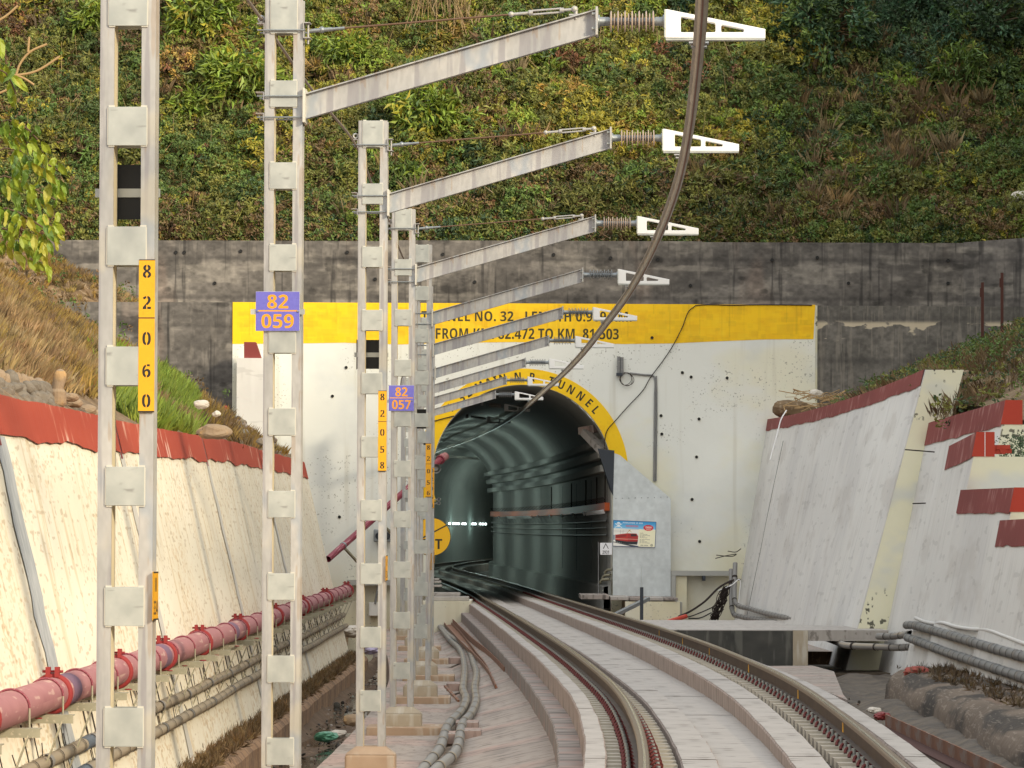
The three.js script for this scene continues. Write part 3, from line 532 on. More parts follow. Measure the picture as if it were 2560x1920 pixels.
// ---------------------------------------------------------------- wing wall of the sunlit side, ledge and drain
{
  const t = thing('wing_wall', 'sunlit cream limewashed sloping wall with red coping beside the pink pipe', 'wing wall');
  const face = (d, y) => -3.45 - .9 * (y / 3.75);
  const ds = range(18, 98.5, 1.6), top = (d) => CY + wallTop(d) + wob(d * .6, 17) * 2;
  part('wall_face', loft(ds, (d) => { const y = top(d); return [[face(d, -.7) - 1.2, -.7], [face(d, y) - .55, y], [face(d, y), y], [face(d, -.7), -.7]]; }, true), M.cream, t);
  part('wall_face_skin', loft(range(18, 98.45, 1), (d) => { const y = top(d) - .02, o = []; for (let k = 0; k <= 12; k++) { const yy = mixn(y, -.66, k / 12); o.push([face(d, yy) + .012 + (wn(d * .9, yy * 1.3, 61) - .5) * .016, yy]); } return o; }), M.cream, t);
  const joints = [38, 50.2, 65, 80];
  const cut = [18, ...joints, 98.5];
  for (let i = 0; i < cut.length - 1; i++) part('coping', loft(range(cut[i] + .01, cut[i + 1] - .2, .1), (d) => {
    const y = top(d) + (i % 2) * .02, lo = y - .35 - (wn(d * .5, 4, 71) - .5) * .10 - (wn(d * 2, 4, 72) - .5) * .025;
    return [[face(d, y) - .5, y + .012], [face(d, y) + .03, y + .012 - .01], [face(d, lo) + .032, lo]];
  }), i % 2 ? M.maroon : M.maroon, t);
  for (const j of joints) {
    const pos = [], uv = []; const row = (k) => { const y = mixn(top(j) - .34, -.3, k / 24), c = j + (wn(k * .5, j, 5) - .5) * .35, w = (j < 40 ? .36 : .2) + .12 * wn(k * .9, j, 6); return [V(face(j, y) + .021, y, -(c - w)), V(face(j, y) + .021, y, -(c + w))]; };
    for (let k = 0; k < 24; k++) { const [a, b] = row(k), [c, e] = row(k + 1); for (const q of [a, b, e, a, e, c]) { pos.push(q.x, q.y, q.z); uv.push(q.z, q.y); } }
    part('mortar_joint', triGeo(pos, uv), j < 40 ? M.mortar : M.mortarPale, t);
    part('coping_gap', loft(range(j - .2, j + .02, .1), (d) => { const y = top(d); return [[face(d, y) - .5, y + .02], [face(d, y) + .022, y + .02], [face(d, y - .42) + .024, y - .42]]; }), M.maroonDull, t);
  }
  struct('ledge', loft(range(18, 100, 1), (d) => [[-3.8, -.02], [-3.13 + wob(d, 31) * 3, -.10 + wob(d, 33)], [-3.08 + wob(d, 31) * 3, -.16], [-3.06 + wob(d, 35), -1]]), M.ledge);
  struct('drain_water', loft(range(18, 118, 2), (d) => [[-3.2, -.47], [slabEdge(d) + .05, -.47]]), M.water);
  struct('drain_mud', sheet(range(-3.2, -1.9, .1), range(30, 112, .45), (x, d) => -.50 + .17 * (wn(x * 2.6, d * .45, 81) - .42) + .14 * smooth(.25, 0, x + 3.15) + .05 * (wn(x * 9, d * 2, 83) - .5)), M.mud);
}
// ---------------------------------------------------------------- wing walls of the shaded side
{
  const t = thing('wing_wall', 'tall whitewashed sloping wall with dull red coping adjoining the portal', 'wing wall');
  const s = (d) => (d - 88) / 38, xb = (d) => mixn(6.35, 6.0, s(d)), yt = (d) => CY + mixn(3.31, 3.37, s(d)) - .5 * s(d) * (1 - s(d)), xt = (d) => mixn(7.84, 6.96, s(d));
  const fx = (d, y) => mixn(xb(d), xt(d), y / yt(d));
  part('wall_face', loft(range(88, 126, 1), (d) => { const o = [[fx(d, -.9) + .75, -.9]]; for (let k = 0; k <= 10; k++) { const y = mixn(-.9, yt(d), k / 10); o.push([fx(d, y) + (k > 0 && k < 10 ? (wn(d * .5, y, 91) - .5) * .02 : 0), y]); } o.push([xt(d) + .73, yt(d)]); return o; }, true), M.lime, t);
  part('end_face', prism([V(fx(88, -.9) + .02, -.9, -87.99), V(fx(88, -.9) + .75, -.9, -87.99), V(xt(88) + .73, yt(88), -87.99), V(xt(88) + .02, yt(88), -87.99)], V(0, 0, .01)), M.limeYellow, t);
  part('coping', loft(range(88.02, 126, .2), (d) => { const y = yt(d), lo = y - .30 - (wn(d * .8, 2, 93) - .5) * .08; return [[fx(d, lo) - .014, lo], [xt(d) - .016, y + .01], [xt(d) + .3, y + .012]]; }), M.maroonDull, t);
  part('crack', tube(range(.35, 5, .5).map((y) => V(fx(121 - y * .3, y) + .0, y, -121 + y * .3 + (wn(y, 3, 3) - .5) * .3)), .008, 30, 5), M.tie, t);
  part('rain_pipe', tube([[1971, 1026], [1958, 1048], [1948, 1085], [1930, 1150]].map(([px, py], i) => P(px, py, 121 - i * .2).add(V(-.05, 0, 0))), .02, 20, 6), M.white, t);
  // stepped wall nearer the camera: four blocks, each with its red cap
  const labels = ['highest stepped block of the shaded wall, red cap above a grey face', 'second stepped block, with a split red cap and bricks on its top', 'third stepped block down, with a wide red cap', 'lowest stepped block, with only a corner of red cap showing'];
  const lin = (p, q) => (d) => mixn(p[1], q[1], (d - p[0]) / (q[0] - p[0]));
  [[[78.5, 8.37, 2.43], [88, 7.92, 2.29], .8, .42], [[74, 7.43, 1.78], [79, 7.46, 1.66], 1.9, .40], [[67, 7.27, .81], [73.98, 7.17, .855], 2.2, .36], [[56, 7.12, .35], [66.98, 7.06, .336], 2.4, .36]].forEach(([p0, p1, th, cap], i) => {
    const o = thing('stepped_wall', labels[i], 'wing wall', null, 'stepped blocks of the shaded wing wall');
    const d0 = p0[0], d1 = p1[0], tx = lin(p0, p1), ht = lin([p0[0], p0[2]], [p1[0], p1[2]]), yt2 = (d) => CY + ht(d), f = (d, y) => tx(d) - .205 * (yt2(d) - y), w = .27;
    part('wall_face', loft(range(d0, d1, .8), (d) => { const Y = yt2(d), q = [[f(d, -.9) + th, -.9]]; for (let k = 0; k <= 8; k++) { const y = mixn(-.9, Y, k / 8); q.push([f(d, y) + (k > 0 && k < 8 ? (wn(d * .7, y * 1.2, 95 + i) - .5) * .02 : 0), y]); } q.push([tx(d) + w, Y], [tx(d) + w, Y - cap], [tx(d) + th, Y - cap]); return q; }, true), M.lime, o);
    const Y = yt2(d0), z = -d0 + .001, lo = Y - cap + .02;
    part('end_face', prism([V(tx(d0) + w, lo, z), V(tx(d0) + th, lo, z), V(tx(d0) + th, -.9, z), V(f(d0, -.9) + .02, -.9, z), V(f(d0, lo) + .015, lo, z)], V(0, 0, .012)), M.limeYellow, o);
    part('cap_band', loft(range(d0 - .01, d1 - .01, .15), (d) => { const T = yt2(d), l = T - cap - (wn(d * 1.1, i, 97) - .5) * .06; return [[f(d, l) - .014, l], [tx(d) - .016, T + .012], [tx(d) + w, T + .012]]; }), M.maroonDull, o);
    part('cap_end', prism([V(f(d0, lo) - .016, lo, z + .011), V(tx(d0) + w, lo, z + .011), V(tx(d0) + w, Y + .014, z + .011), V(tx(d0) - .018, Y + .014, z + .011)], V(0, 0, .01)), M.redEnd, o);
    if (i === 1) part('cap_split', box(tx(d0) + .11, tx(d0) + .12, lo, Y + .016, z + .02, z + .026), M.white, o);
  });
  // white parapet block behind
  const b = thing('parapet_block', 'white painted block standing behind the capped sloping wall', 'parapet');
  part('block', box(9.18, 12.5, 3.5, CY + 3.66, -97, -95.2), M.lime, b); part('pilaster', box(9.32, 9.9, 3.5, CY + 3.68, -95.2, -95.12), M.lime, b); part('lower_course', box(9.32, 10.2, 3.5, CY + 2.62, -95.12, -95.05), M.lime, b);
  // anchor rods sticking out of the wall joint
  for (const [a, c, y0, y1, l] of [[2263, 2336, 1124, 1130, 'upper'], [2282, 2334, 1259, 1257, 'lower']]) solo('anchor_rod', rod(P(a, y0, 86), P(c, y1, 86.3), .012, 6), M.tie, l + ' bare steel rod jutting from the joint between shaded walls', 'rod', 'rods in the wall joint');
  // bricks on the second block
  const bg = boxUV(new THREE.BoxGeometry(.2, .07, .1));
  for (const [px, py] of [[2490, 1119], [2503, 1118], [2497, 1130], [2512, 1128], [2510, 1118]]) { const m = solo('loose_brick', bg, M.redEnd, 'weathered brick lying on top of a stepped block', 'brick', 'bricks on the stepped block'); m.position.copy(P(px, py, 75.2)); m.rotation.y = rr(-.3, .3); }
}
// ---------------------------------------------------------------- shaded side: drain, mud ledge, culvert slab
{
  struct('mud_ledge', toCreasedNormals(loft(range(40, 71.2, .25), (d) => { const x = mixn(5.15, 5.72, (d - 45) / 25) + (wn(d * .35, 1, 41) - .5) * .14, r = (k, a) => (wn(d * .45, k * 3.1, 42) - .5) * a + (wn(d * .16, k * 2.7, 44) - .5) * a; return [[x - .12, -.9], [x - .06 + r(1, .03), -.2], [x - .02 + r(2, .03), .02], [x + r(3, .03), .2 + r(9, .05)], [x + .07 + r(4, .05), .35 + r(5, .07)], [x + .22, .42 + r(6, .08)], [x + .55, .45 + r(7, .09)], [x + .9, .47 + r(8, .09)], [8, .5]]; }), 1.1), M.mossConc);
  struct('side_drain', sheet(range(2.2, 7.5, .15), range(24, 86, .5), (x, d) => -.12 + .30 * (wn(x * 1.6, d * .3, 85) - .5) + .06 * (wn(x * 7, d * 2, 87) - .5) + .22 * smooth(4.6, 5.4, x) - .16 * smooth(66, 72, d)), M.blackMud);
  struct('puddle', loft(range(64, 88, 2), (d) => [[4.2, -.17], [6.6, -.17]]), M.water);
  const ap = prism([P(1905, 1652, 85.5), P(2120, 1740, 67), P(2108, 1722, 69.5), P(2085, 1672, 82), P(2030, 1655, 86)].map((p) => V(p.x, .1, p.z)), V(0, -.6, 0));
  struct('apron_slab', ap, M.slab);
  const c = thing('culvert_slab', 'concrete crossing slab with a black-stained end beside the shaded wall', 'culvert');
  part('slab_top', prism([V(2.35, .55, -86.2), V(7.0, .55, -86.2), V(6.95, .55, -90.5), V(5.5, .55, -92), V(5.5, .55, -97), V(2.1, .55, -97)], V(0, .2, 0)), M.plinth, c);
  M.blackStain = std({ roughness: .95, map: tex(512, 256, (u, v) => { const n = fbm(u, v, 6, 4, 5, 401), s = smooth(.55, .8, fbm(u, v, 40, 2, 4, 403)); return lerp3(lerp3([52, 52, 50], [88, 86, 80], n), [140, 138, 128], s * .4); }, [3.1, 1.2]) });
  part('headstock', box(2.45, 5.22, -.5, .735, -86.195, -86.14), M.blackStain, c);
  part('end_post', box(5.223, 5.5, -.5, .742, -86.195, -86.1), M.footGrey, c);
  part('abutment', box(2.45, 5.5, -.5, .549, -96, -86.21), M.plinthDark, c);
  struct('trackside_floor', boxUV(new THREE.PlaneGeometry(6, 34).rotateX(-Math.PI / 2).translate(5, .22, -109)), M.slab);
  struct('culvert_bank', box(5.55, 6.9, -.75, .212, -100, -92.2), M.mud);
  struct('culvert_floor', box(5.5, 8.2, -.75, -.04, -100, -86.2), M.blackMud);
}
// ---------------------------------------------------------------- things at the portal foot
{
  const D = PD - .4;
  const blk = thing('portal_footing', 'cream concrete footing block left of the rails under the arch', 'footing');
  blk.userData.label = 'cream concrete footing block with slabs on it, between masts and rails';
  part('block', box(P(1040, 1500, 121).x, P(1178, 1500, 121).x, -.3, P(1100, 1503, 121).y, -125.9, -121), M.headwall, blk);
  [[1070, 1172, 1492, 1503, .4], [1050, 1150, 1482, 1491, 1.6], [1040, 1104, 1462, 1468, 3.4], [1040, 1102, 1452, 1458, 3.8], [1040, 1098, 1446, 1451, 4.1]].forEach(([a, b, y0, y1, o]) => part('slab', rbox(P(a, y0, 121 + o).x, P(b, y0, 121 + o).x, P(b, y1, 121 + o).y + .004, P(b, y0, 121 + o).y, -122.6 - o * .9, -121.05 - o * .9, .02), M.plinth, blk));
  const fb = thing('portal_footing', 'cream concrete footing under the metal sheet, topped by loose slabs', 'footing');
  part('block', box(P(1563, 1500, 122).x, P(1700, 1500, 122).x, -.3, P(1700, 1504, 122).y, -125.9, -122), M.headwall, fb);
  part('end_pier', box(P(1700, 1500, 121.8).x + .003, P(1707, 1500, 121.8).x, -.3, P(1700, 1506, 122).y, -125.9, -122.2), M.lining, fb);
  [[1452, 1523, 1487, 1499], [1526, 1573, 1492, 1501], [1574, 1620, 1494, 1502], [1622, 1660, 1494, 1502], [1661, 1696, 1495, 1502]].forEach(([a, b, y0, y1], i) => part('slab', rbox(P(a, y0, 122).x, P(b, y0, 122).x - .01, P(b, y1, 122).y + .004, P(b, y0, 122).y, -125.6, -121.96 - (i % 2) * .05, .015), i % 2 ? M.plinth : M.plinthDark, fb));

  // galvanised sheet screen with its poster
  M.sheet = std({ roughness: .38, metalness: .75, color: 0xeef0f0, bumpMap: tex(512, 512, (u, v) => { const n = 255 * (.8 * fbm(u, v, 2, 3, 2, 501) + .2 * fbm(u, v, 4, 6, 2, 503)); return [n, n, n]; }, [1.7, 4.1], false), bumpScale: .035, map: tex(256, 256, (u, v) => { const n = fbm(u, v, 10, 10, 4, 505); return lerp3([196, 200, 202], [222, 226, 228], n); }, [1, 1]) });
  const sc = thing('sheet_metal_screen', 'shiny galvanised sheet screen at the tunnel mouth carrying a poster', 'metal screen');
  const sp = (l, d = D) => l.map(([x, y]) => P(x, y, d));
  part('upper_sheet', prism(sp([[1533, 1132], [1550, 1138], [1673, 1243], [1677, 1248], [1677, 1420], [1532, 1420]]), V(0, 0, -.012)), M.sheet, sc);
  part('lower_sheet', prism(sp([[1532, 1416], [1603, 1416], [1603, 1493], [1532, 1493]], D - .02), V(0, 0, -.012)), M.sheet, sc);
  part('lower_sheet', prism(sp([[1603.5, 1418], [1677, 1418], [1677, 1470], [1603.5, 1470]], D - .03), V(0, 0, -.012)), M.sheet, sc);
  part('lower_sheet', prism(sp([[1604, 1466], [1677, 1464], [1677, 1493], [1604, 1493]], D - .05), V(0, 0, -.012)), M.sheet, sc);
  part('bent_flap', prism([P(1494, 1122, D), P(1536, 1127, D - .03), P(1533, 1240, D), P(1523, 1222, D + .3)], V(0, .01, -.02)), M.darkSteel, sc);
  for (let i = 0; i < 9; i++) part('rivet', new THREE.SphereGeometry(.014, 6, 5).translate(...P(1540 + i * 16, 1246 - i * .4, D - .015).toArray()), M.steelGrey, sc);
  const poster = canvasTex(1024, 600, (g, w, h) => {
    g.fillStyle = '#f6f3ea'; g.fillRect(0, 0, w, h);
    let q = g.createLinearGradient(0, 0, 0, 190); q.addColorStop(0, '#2a8fd0'); q.addColorStop(1, '#8fcdf0'); g.fillStyle = q; g.fillRect(0, 0, w, 185);
    g.fillStyle = '#f2efe6'; g.fillRect(0, 185, 620, 415); g.fillStyle = '#f5f0cf'; g.fillRect(615, 190, 409, 410);
    // skull and crossbones, white on blue
    g.strokeStyle = '#eaf4fa'; g.lineWidth = 14; g.lineCap = 'round'; g.beginPath(); g.moveTo(50, 80); g.lineTo(210, 165); g.moveTo(210, 80); g.lineTo(50, 165); g.stroke();
    g.fillStyle = '#eaf4fa'; g.beginPath(); g.ellipse(130, 88, 46, 50, 0, 0, 7); g.fill(); g.fillRect(104, 118, 52, 36); g.fillStyle = '#2a8fd0'; g.beginPath(); g.arc(112, 90, 12, 0, 7); g.arc(148, 90, 12, 0, 7); g.fill();
    // headline strokes hanging from a bar
    const hindi = (x, y, ws, s, col) => { g.strokeStyle = col; g.lineWidth = s * .15; g.lineCap = 'butt'; for (const wd of ws) { g.beginPath(); g.moveTo(x, y); g.lineTo(x + wd * s, y); g.stroke(); for (let k = 0; k < wd * 1.3; k++) { const a = x + (k + .5) * s / 1.3; g.beginPath(); g.moveTo(a, y); g.lineTo(a, y + s); g.stroke(); g.beginPath(); g.arc(a - s * .2, y + s * .55, s * .22, .6 + rnd() * 2, 4.2 + rnd() * 1.5); g.stroke(); } x += (wd + .7) * s; } };
    hindi(228, 38, [4, 4.6, 1.3, 2.8], 32, '#f3f8fb'); hindi(300, 108, [7.5], 40, '#e2453c'); hindi(670, 545, [3, 4], 22, '#333'); 
    for (let i = 0; i < 9; i++) hindi(645, 270 + i * 26 + (i > 4 ? 14 : 0), i === 0 ? [6] : [3, 5, 4, 4].slice(0, 2 + i % 3), 13, '#5a564c');
    // red burst with the voltage
    g.fillStyle = '#d8262c'; g.beginPath(); for (let i = 0; i < 40; i++) { const a = i * Math.PI / 20, r = i % 2 ? 1 : .82; g[i ? 'lineTo' : 'moveTo'](840 + 132 * r * Math.cos(a), 148 + 76 * r * Math.sin(a)); } g.fill();
    g.fillStyle = '#fbe9e2'; g.textAlign = 'center'; g.font = fontB(56); g.fillText('25000', 840, 156); g.font = fontB(36); g.fillText('VOLTS', 840, 194);
    // red locomotive
    g.strokeStyle = '#777'; g.lineWidth = 4; g.beginPath(); g.moveTo(0, 240); g.lineTo(620, 190); g.moveTo(0, 275); g.lineTo(400, 235); g.moveTo(180, 215); g.lineTo(180, 320); g.moveTo(240, 212); g.lineTo(240, 320); g.stroke();
    g.fillStyle = '#9fa9ad'; g.beginPath(); g.moveTo(0, 345); g.lineTo(70, 330); g.lineTo(70, 455); g.lineTo(0, 450); g.fill();
    g.fillStyle = '#c3342e'; g.beginPath(); g.moveTo(62, 335); g.lineTo(345, 290); g.lineTo(360, 480); g.lineTo(62, 455); g.fill();
    g.fillStyle = '#b02a28'; g.beginPath(); g.moveTo(345, 290); g.lineTo(560, 288); g.lineTo(604, 350); g.lineTo(600, 470); g.lineTo(360, 480); g.fill();
    g.fillStyle = '#3a2326'; g.beginPath(); g.moveTo(420, 305); g.lineTo(545, 302); g.lineTo(580, 350); g.lineTo(430, 360); g.fill();
    g.fillStyle = '#e8c8b0'; g.fillRect(62, 420, 300, 9); g.fillRect(360, 418, 242, 8);
    g.fillStyle = '#5c1a1c'; for (let i = 0; i < 9; i++) g.fillRect(85 + i * 27, 345 - i * 3, 15, 50);
    g.fillStyle = '#272a30'; g.beginPath(); g.moveTo(62, 452); g.lineTo(360, 478); g.lineTo(600, 470); g.lineTo(585, 545); g.lineTo(345, 540); g.lineTo(62, 490); g.fill();
    g.fillStyle = '#15171b'; for (let i = 0; i < 6; i++) { g.beginPath(); g.arc(95 + i * 48, 480 + i * 8, 20, 0, 7); g.fill(); }
    g.strokeStyle = '#c79a2a'; g.lineWidth = 9; g.beginPath(); g.moveTo(330, 285); g.lineTo(395, 225); g.lineTo(440, 260); g.moveTo(370, 220); g.lineTo(425, 208); g.stroke();
    g.fillStyle = '#4a4d50'; g.beginPath(); g.moveTo(0, 490); g.lineTo(620, 575); g.lineTo(620, 600); g.lineTo(500, 600); g.lineTo(0, 505); g.fill();
    g.strokeStyle = '#444'; g.lineWidth = 8; g.beginPath(); g.arc(935, 545, 26, 0, 7); g.stroke(); g.beginPath(); g.arc(935, 545, 9, 0, 7); g.stroke();
    g.strokeStyle = '#3c4d78'; g.lineWidth = 12; g.strokeRect(6, 6, w - 12, h - 12);
  });
  const flat = (pts, th, map, o) => { // thin board with its front face printed
    const b = part('board', prism(pts, V(0, 0, -th)), M.white, o);
    const g = new THREE.BufferGeometry(), z = .003; g.setAttribute('position', new THREE.Float32BufferAttribute([3, 2, 1, 3, 1, 0].flatMap((i) => [pts[i].x, pts[i].y, pts[i].z + z]), 3)); g.setAttribute('uv', new THREE.Float32BufferAttribute([0, 0, 1, 0, 1, 1, 0, 0, 1, 1, 0, 1], 2)); g.computeVertexNormals();
    part('printed_face', g, std({ map, roughness: .5 }), b); return b;
  };
  const po = thing('poster', 'poster of a red locomotive under a blue heading, on the metal sheet', 'poster');
  flat(sp([[1533, 1300], [1641, 1304.5], [1638, 1369.5], [1531.5, 1365.5]], D - .06), .02, poster, po);
  const s2 = thing('number_sign', 'small white sign reading 2931 below a chevron, at the tunnel edge', 'sign');
  flat(sp([[1500, 1357], [1530, 1357], [1530, 1386.5], [1500.5, 1386.5]], D - .1), .015, canvasTex(256, 256, (g) => { g.fillStyle = '#e9e8ea'; g.fillRect(0, 0, 256, 256); g.strokeStyle = g.fillStyle = '#1c1c20'; g.lineWidth = 15; g.beginPath(); g.moveTo(68, 128); g.lineTo(122, 22); g.lineTo(178, 128); g.stroke(); g.font = fontB(92); g.textAlign = 'center'; g.save(); g.translate(124, 238); g.scale(.76, 1.05); g.fillText('2931', 0, 0); g.restore(); }), s2);
  part('sign_pole', rod(P(1496, 1355, D - .05), P(1496, 1490, D - .05), .012, 6), M.pvcDark, s2);
  // concrete hood rib at the haunch, bent bracket cluster by the sheet
  const rib = thing('haunch_beam', 'pale concrete beam end on the tunnel haunch above the sheet', 'beam');
  part('beam', bar(P(1462, 1080, 127.4), P(1508, 1128, 126.6), .22, .2), M.plinth, rib); part('beam', bar(P(1452, 1078, 127.6), P(1490, 1072, 127.3), .25, .2), M.plinthDark, rib);
  const cr = thing('cable_bracket', 'bent steel cable brackets against the inner edge of the metal sheet', 'bracket');
  for (const [a, b, y] of [[1512, 1531, 1424], [1506, 1526, 1437], [1500, 1524, 1448]]) part('bent_strip', tube([P(a, y + 9, D + .4), P(a + 5, y + 2, D + .3), P(b, y, D + .1)], .035, 12, 6), M.bracketSteel, cr);
  part('post', bar(P(1524, 1430, D + .3), P(1524, 1495, D + .3), .09, .08), M.lining, cr);
  // black steel post with its inclined strut
  const post = thing('steel_post', 'short black steel post with an inclined brace before the footing', 'post');
  part('upright', box(P(1600, 1500, 118).x, P(1608.5, 1500, 118).x, P(1600, 1553, 118).y, P(1600, 1468, 118).y, -118.09, -118), M.darkSteel, post);
  part('brace', bar(P(1532, 1540, 117.6), P(1620, 1497, 119.5), .11, .09), M.steelGrey, post);
  // beam, pier and niche below the headwall on the shaded side
  const bm = thing('concrete_beam', 'grey beam across the recess beside the metal sheet', 'beam');
  part('beam', box(P(1678, 1430, D).x, P(1826, 1430, D).x, P(1700, 1439, D).y, P(1700, 1427, D).y, -PD + .01, -D + .1), M.lining, bm);
  part('stub', box(P(1756, 1440, D).x, P(1763, 1440, D).x, P(1760, 1452, D).y, P(1760, 1439.5, D).y, -PD + .01, -D + .2), M.darkSteel, bm);
  part('grey_jamb', box(P(1678, 1440, D).x, P(1689, 1440, D).x, P(1690, 1494, D).y, P(1690, 1439.5, D).y, -PD + .01, -D + .12), M.lining, bm);  // plain grey strip beside the pale pier
  part('pier', box(P(1690, 1440, D).x, P(1717, 1440, D).x, -.2, P(1690, 1440, D).y, -PD + .01, -D), M.headwall, bm);
  // bars across the wall corner
  solo('bent_rods', [tube([P(1789, 1396, 125), P(1812, 1390, 124.6), P(1840, 1385, 124)], .012, 12, 5), tube([P(1791, 1388, 125), P(1830, 1391, 124.4), P(1841, 1386, 124)], .012, 12, 5), tube([P(1820, 1378, 125), P(1840, 1380, 124.4), P(1852, 1372, 124)], .012, 12, 5)], M.tie, 'thin bent steel rods poking out where headwall meets shaded wall', 'rods');
  // cable pole and coil on the headwall
  const cam = thing('cable_riser', 'twin grey pipes with a coil of cable fixed high on the headwall', 'cable riser');
  const up = (x, y0, y1) => rod(P(x, y0, PD - .12), P(x, y1, PD - .12), .045, 10);
  part('pipe', up(1547, 891, 940), M.pvcDark, cam); part('pipe', up(1555, 893, 936), M.pvcDark, cam); part('clamp_block', box(P(1541, 930, PD - .2).x, P(1557, 930, PD - .2).x, P(1541, 940, PD).y, P(1541, 933, PD).y, -PD, -PD + .2), M.darkSteel, cam);
  part('cable_coil', [1, 2, 3].map((k) => new THREE.TorusGeometry(.17 + k * .008, .009, 5, 28).scale(1, .82, 1).rotateZ(k).translate(...P(1564 + k, 946 + k, PD - .06 * k).toArray())), M.tie, cam);
  solo('wall_conduit', [tube([P(1574, 933, PD - .03), P(1610, 937, PD - .03), P(1632, 939, PD - .03), P(1637, 945, PD - .03), P(1637, 1000, PD - .03), P(1635, 1203, PD - .03)], .028, 60, 6), tube([P(1641, 940, PD - .03), P(1642, 1010, PD - .03), P(1640, 1203, PD - .03)], .022, 40, 6)], M.pvcDark, 'dark double conduit dropping down the headwall from the cable coil', 'conduit');
  solo('loose_cable', tube([[1738, 765], [1722, 778], [1706, 818], [1680, 868], [1650, 912], [1626, 944], [1608, 975], [1570, 1016], [1540, 1050], [1518, 1076], [1512, 1100], [1512, 1122]].map(([x, y]) => P(x, y, PD - .05)), .014, 80, 6), M.tie, 'black cable hanging in a long curve from headwall top to arch', 'cable');
  solo('loose_cable', tube([[1085, 1053], [1110, 1046], [1135, 1040]].map(([x, y]) => P(x, y, PD - .05)), .016, 20, 6), M.tie, 'black cable crossing the yellow arch band behind the masts', 'cable');
  solo('top_cable', tube([[1738, 765], [1760, 763], [1830, 764], [1900, 763], [2030, 764]].map(([x, y]) => P(x, y - 1, PD - .02)), .014, 40, 6), M.tie, 'thin black cable lying along the top edge of the yellow band', 'cable');
  // maroon fire pipe climbing the headwall to the tunnel
  const fp = thing('fire_pipe', 'maroon pipe climbing across the headwall behind the masts to the arch', 'pipe');
  const fa = P(820, 1398, 119), fb2 = P(1102, 1148, 124.5);
  part('pipe', tube([fa, fb2], .085, 1, 16), M.maroonPipe, fp);
  const dir = fb2.clone().sub(fa).normalize();
  part('elbow', tube([fb2, fb2.clone().addScaledVector(dir, .12), fb2.clone().addScaledVector(dir, .2).add(V(.03, .0, -.1))], .11, 10, 16), M.pink, fp); part('flange', rod(fb2.clone().addScaledVector(dir, -.05), fb2, .13, 16), M.maroonPipe, fp);
  for (const k of [.13, .42, .72]) { const p = fa.clone().lerp(fb2, k); part('pipe_clamp', rod(p.clone().addScaledVector(dir, -.03), p.clone().addScaledVector(dir, .03), .095, 14), M.steelGrey, fp); part('support_strut', bar(p.clone().add(V(.05, -.08, 0)), p.clone().add(V(.35, -.45, -1.2)), .06, .05), M.bracketSteel, fp); }
  // yellow whistle board, loudspeakers, floodlight
  const wb = thing('round_sign', 'round yellow sign with black T below a slash, partly behind masts', 'sign', P(1079, 1342, 95));
  const R = .395; part('disc', new THREE.CylinderGeometry(R, R, .012, 40).rotateX(Math.PI / 2), M.darkSteel, wb);
  const face = new THREE.CircleGeometry(R - .012, 40).translate(0, 0, .009);
  part('sign_face', face, std({ roughness: .5, map: canvasTex(256, 256, (g) => { g.fillStyle = '#efb70c'; g.fillRect(0, 0, 256, 256); g.strokeStyle = '#2b2718'; g.fillStyle = '#2b2718'; g.lineWidth = 9; g.beginPath(); g.moveTo(20, 160); g.lineTo(236, 46); g.moveTo(10, 116); g.lineTo(70, 80); g.stroke(); g.font = fontB(96); g.textAlign = 'center'; g.fillText('T', 176, 212); g.fillText('T', 96, 212); }) }), wb);
  part('post', rod(V(0, -R, -.03), V(0, -3.0, -.03), .03, 8), M.galv, wb);
  const ls = thing('loudspeaker', 'pale horn fixed below the pipe end at the arch edge', 'loudspeaker', P(1090, 1172, 123.4));
  part('horn', new THREE.CylinderGeometry(.13, .07, .2, 16, 1, true).rotateX(Math.PI / 2), M.pvc, ls); part('driver', new THREE.CylinderGeometry(.06, .06, .18, 12).rotateX(Math.PI / 2).translate(0, 0, -.1), M.pvc, ls);
  for (const [px, py, l] of [[1097, 1248, 'upper'], [1097, 1258, 'lower']]) { const o = thing('track_lamp', l + ' one of two small round unlit lamps beside the mast row', 'lamp', P(px, py, 92), 'small round lamps by the masts'); part('housing', new THREE.CylinderGeometry(.035, .03, .09, 12).rotateX(Math.PI / 2), M.pvc, o); part('lens', new THREE.CircleGeometry(.026, 12).translate(0, 0, .047), M.darkSteel, o); part('arm', rod(V(-.02, 0, -.03), V(-.14, -.03, -.04), .014, 6), M.pvc, o); }
  const fl = thing('floodlight', 'grey twin-lens floodlight box on the headwall seen between masts', 'floodlight', P(956, 1339, PD - .3));
  part('housing', rbox(-.24, .24, -.17, .17, -.2, .0, .03), M.steelGrey, fl); for (const x of [-.1, .13]) { const l = part('lens', new THREE.CylinderGeometry(.09, .1, .05, 20).rotateX(Math.PI / 2).translate(x, -.01, .02), M.darkSteel, fl); part('glass', new THREE.CircleGeometry(.075, 18).translate(x, -.01, .048), std({ color: 0x2a3138, roughness: .1 }), l); }
  part('mount', box(-.05, .05, -.05, .05, -.3, -.19), M.darkSteel, fl);
  const lb = thing('concrete_beam', 'grey beam on the headwall between the pipe end and the masts', 'beam');
  part('beam', box(P(868, 1450, D).x, P(985, 1450, D).x, P(900, 1463, D).y, P(900, 1450, D).y, -PD + .01, -D + .1), M.lining, lb);
  const bx = thing('junction_box', 'small pale box low on the headwall seen through a mast', 'box');
  part('case', rbox(P(922, 1510, D).x, P(949, 1510, D).x, P(920, 1540, D).y, P(920, 1506, D).y, -PD + .01, -D, .02), M.lime, bx); part('pipe', rod(P(945, 1463, D), P(938, 1510, D), .03, 8), M.pvcDark, bx);
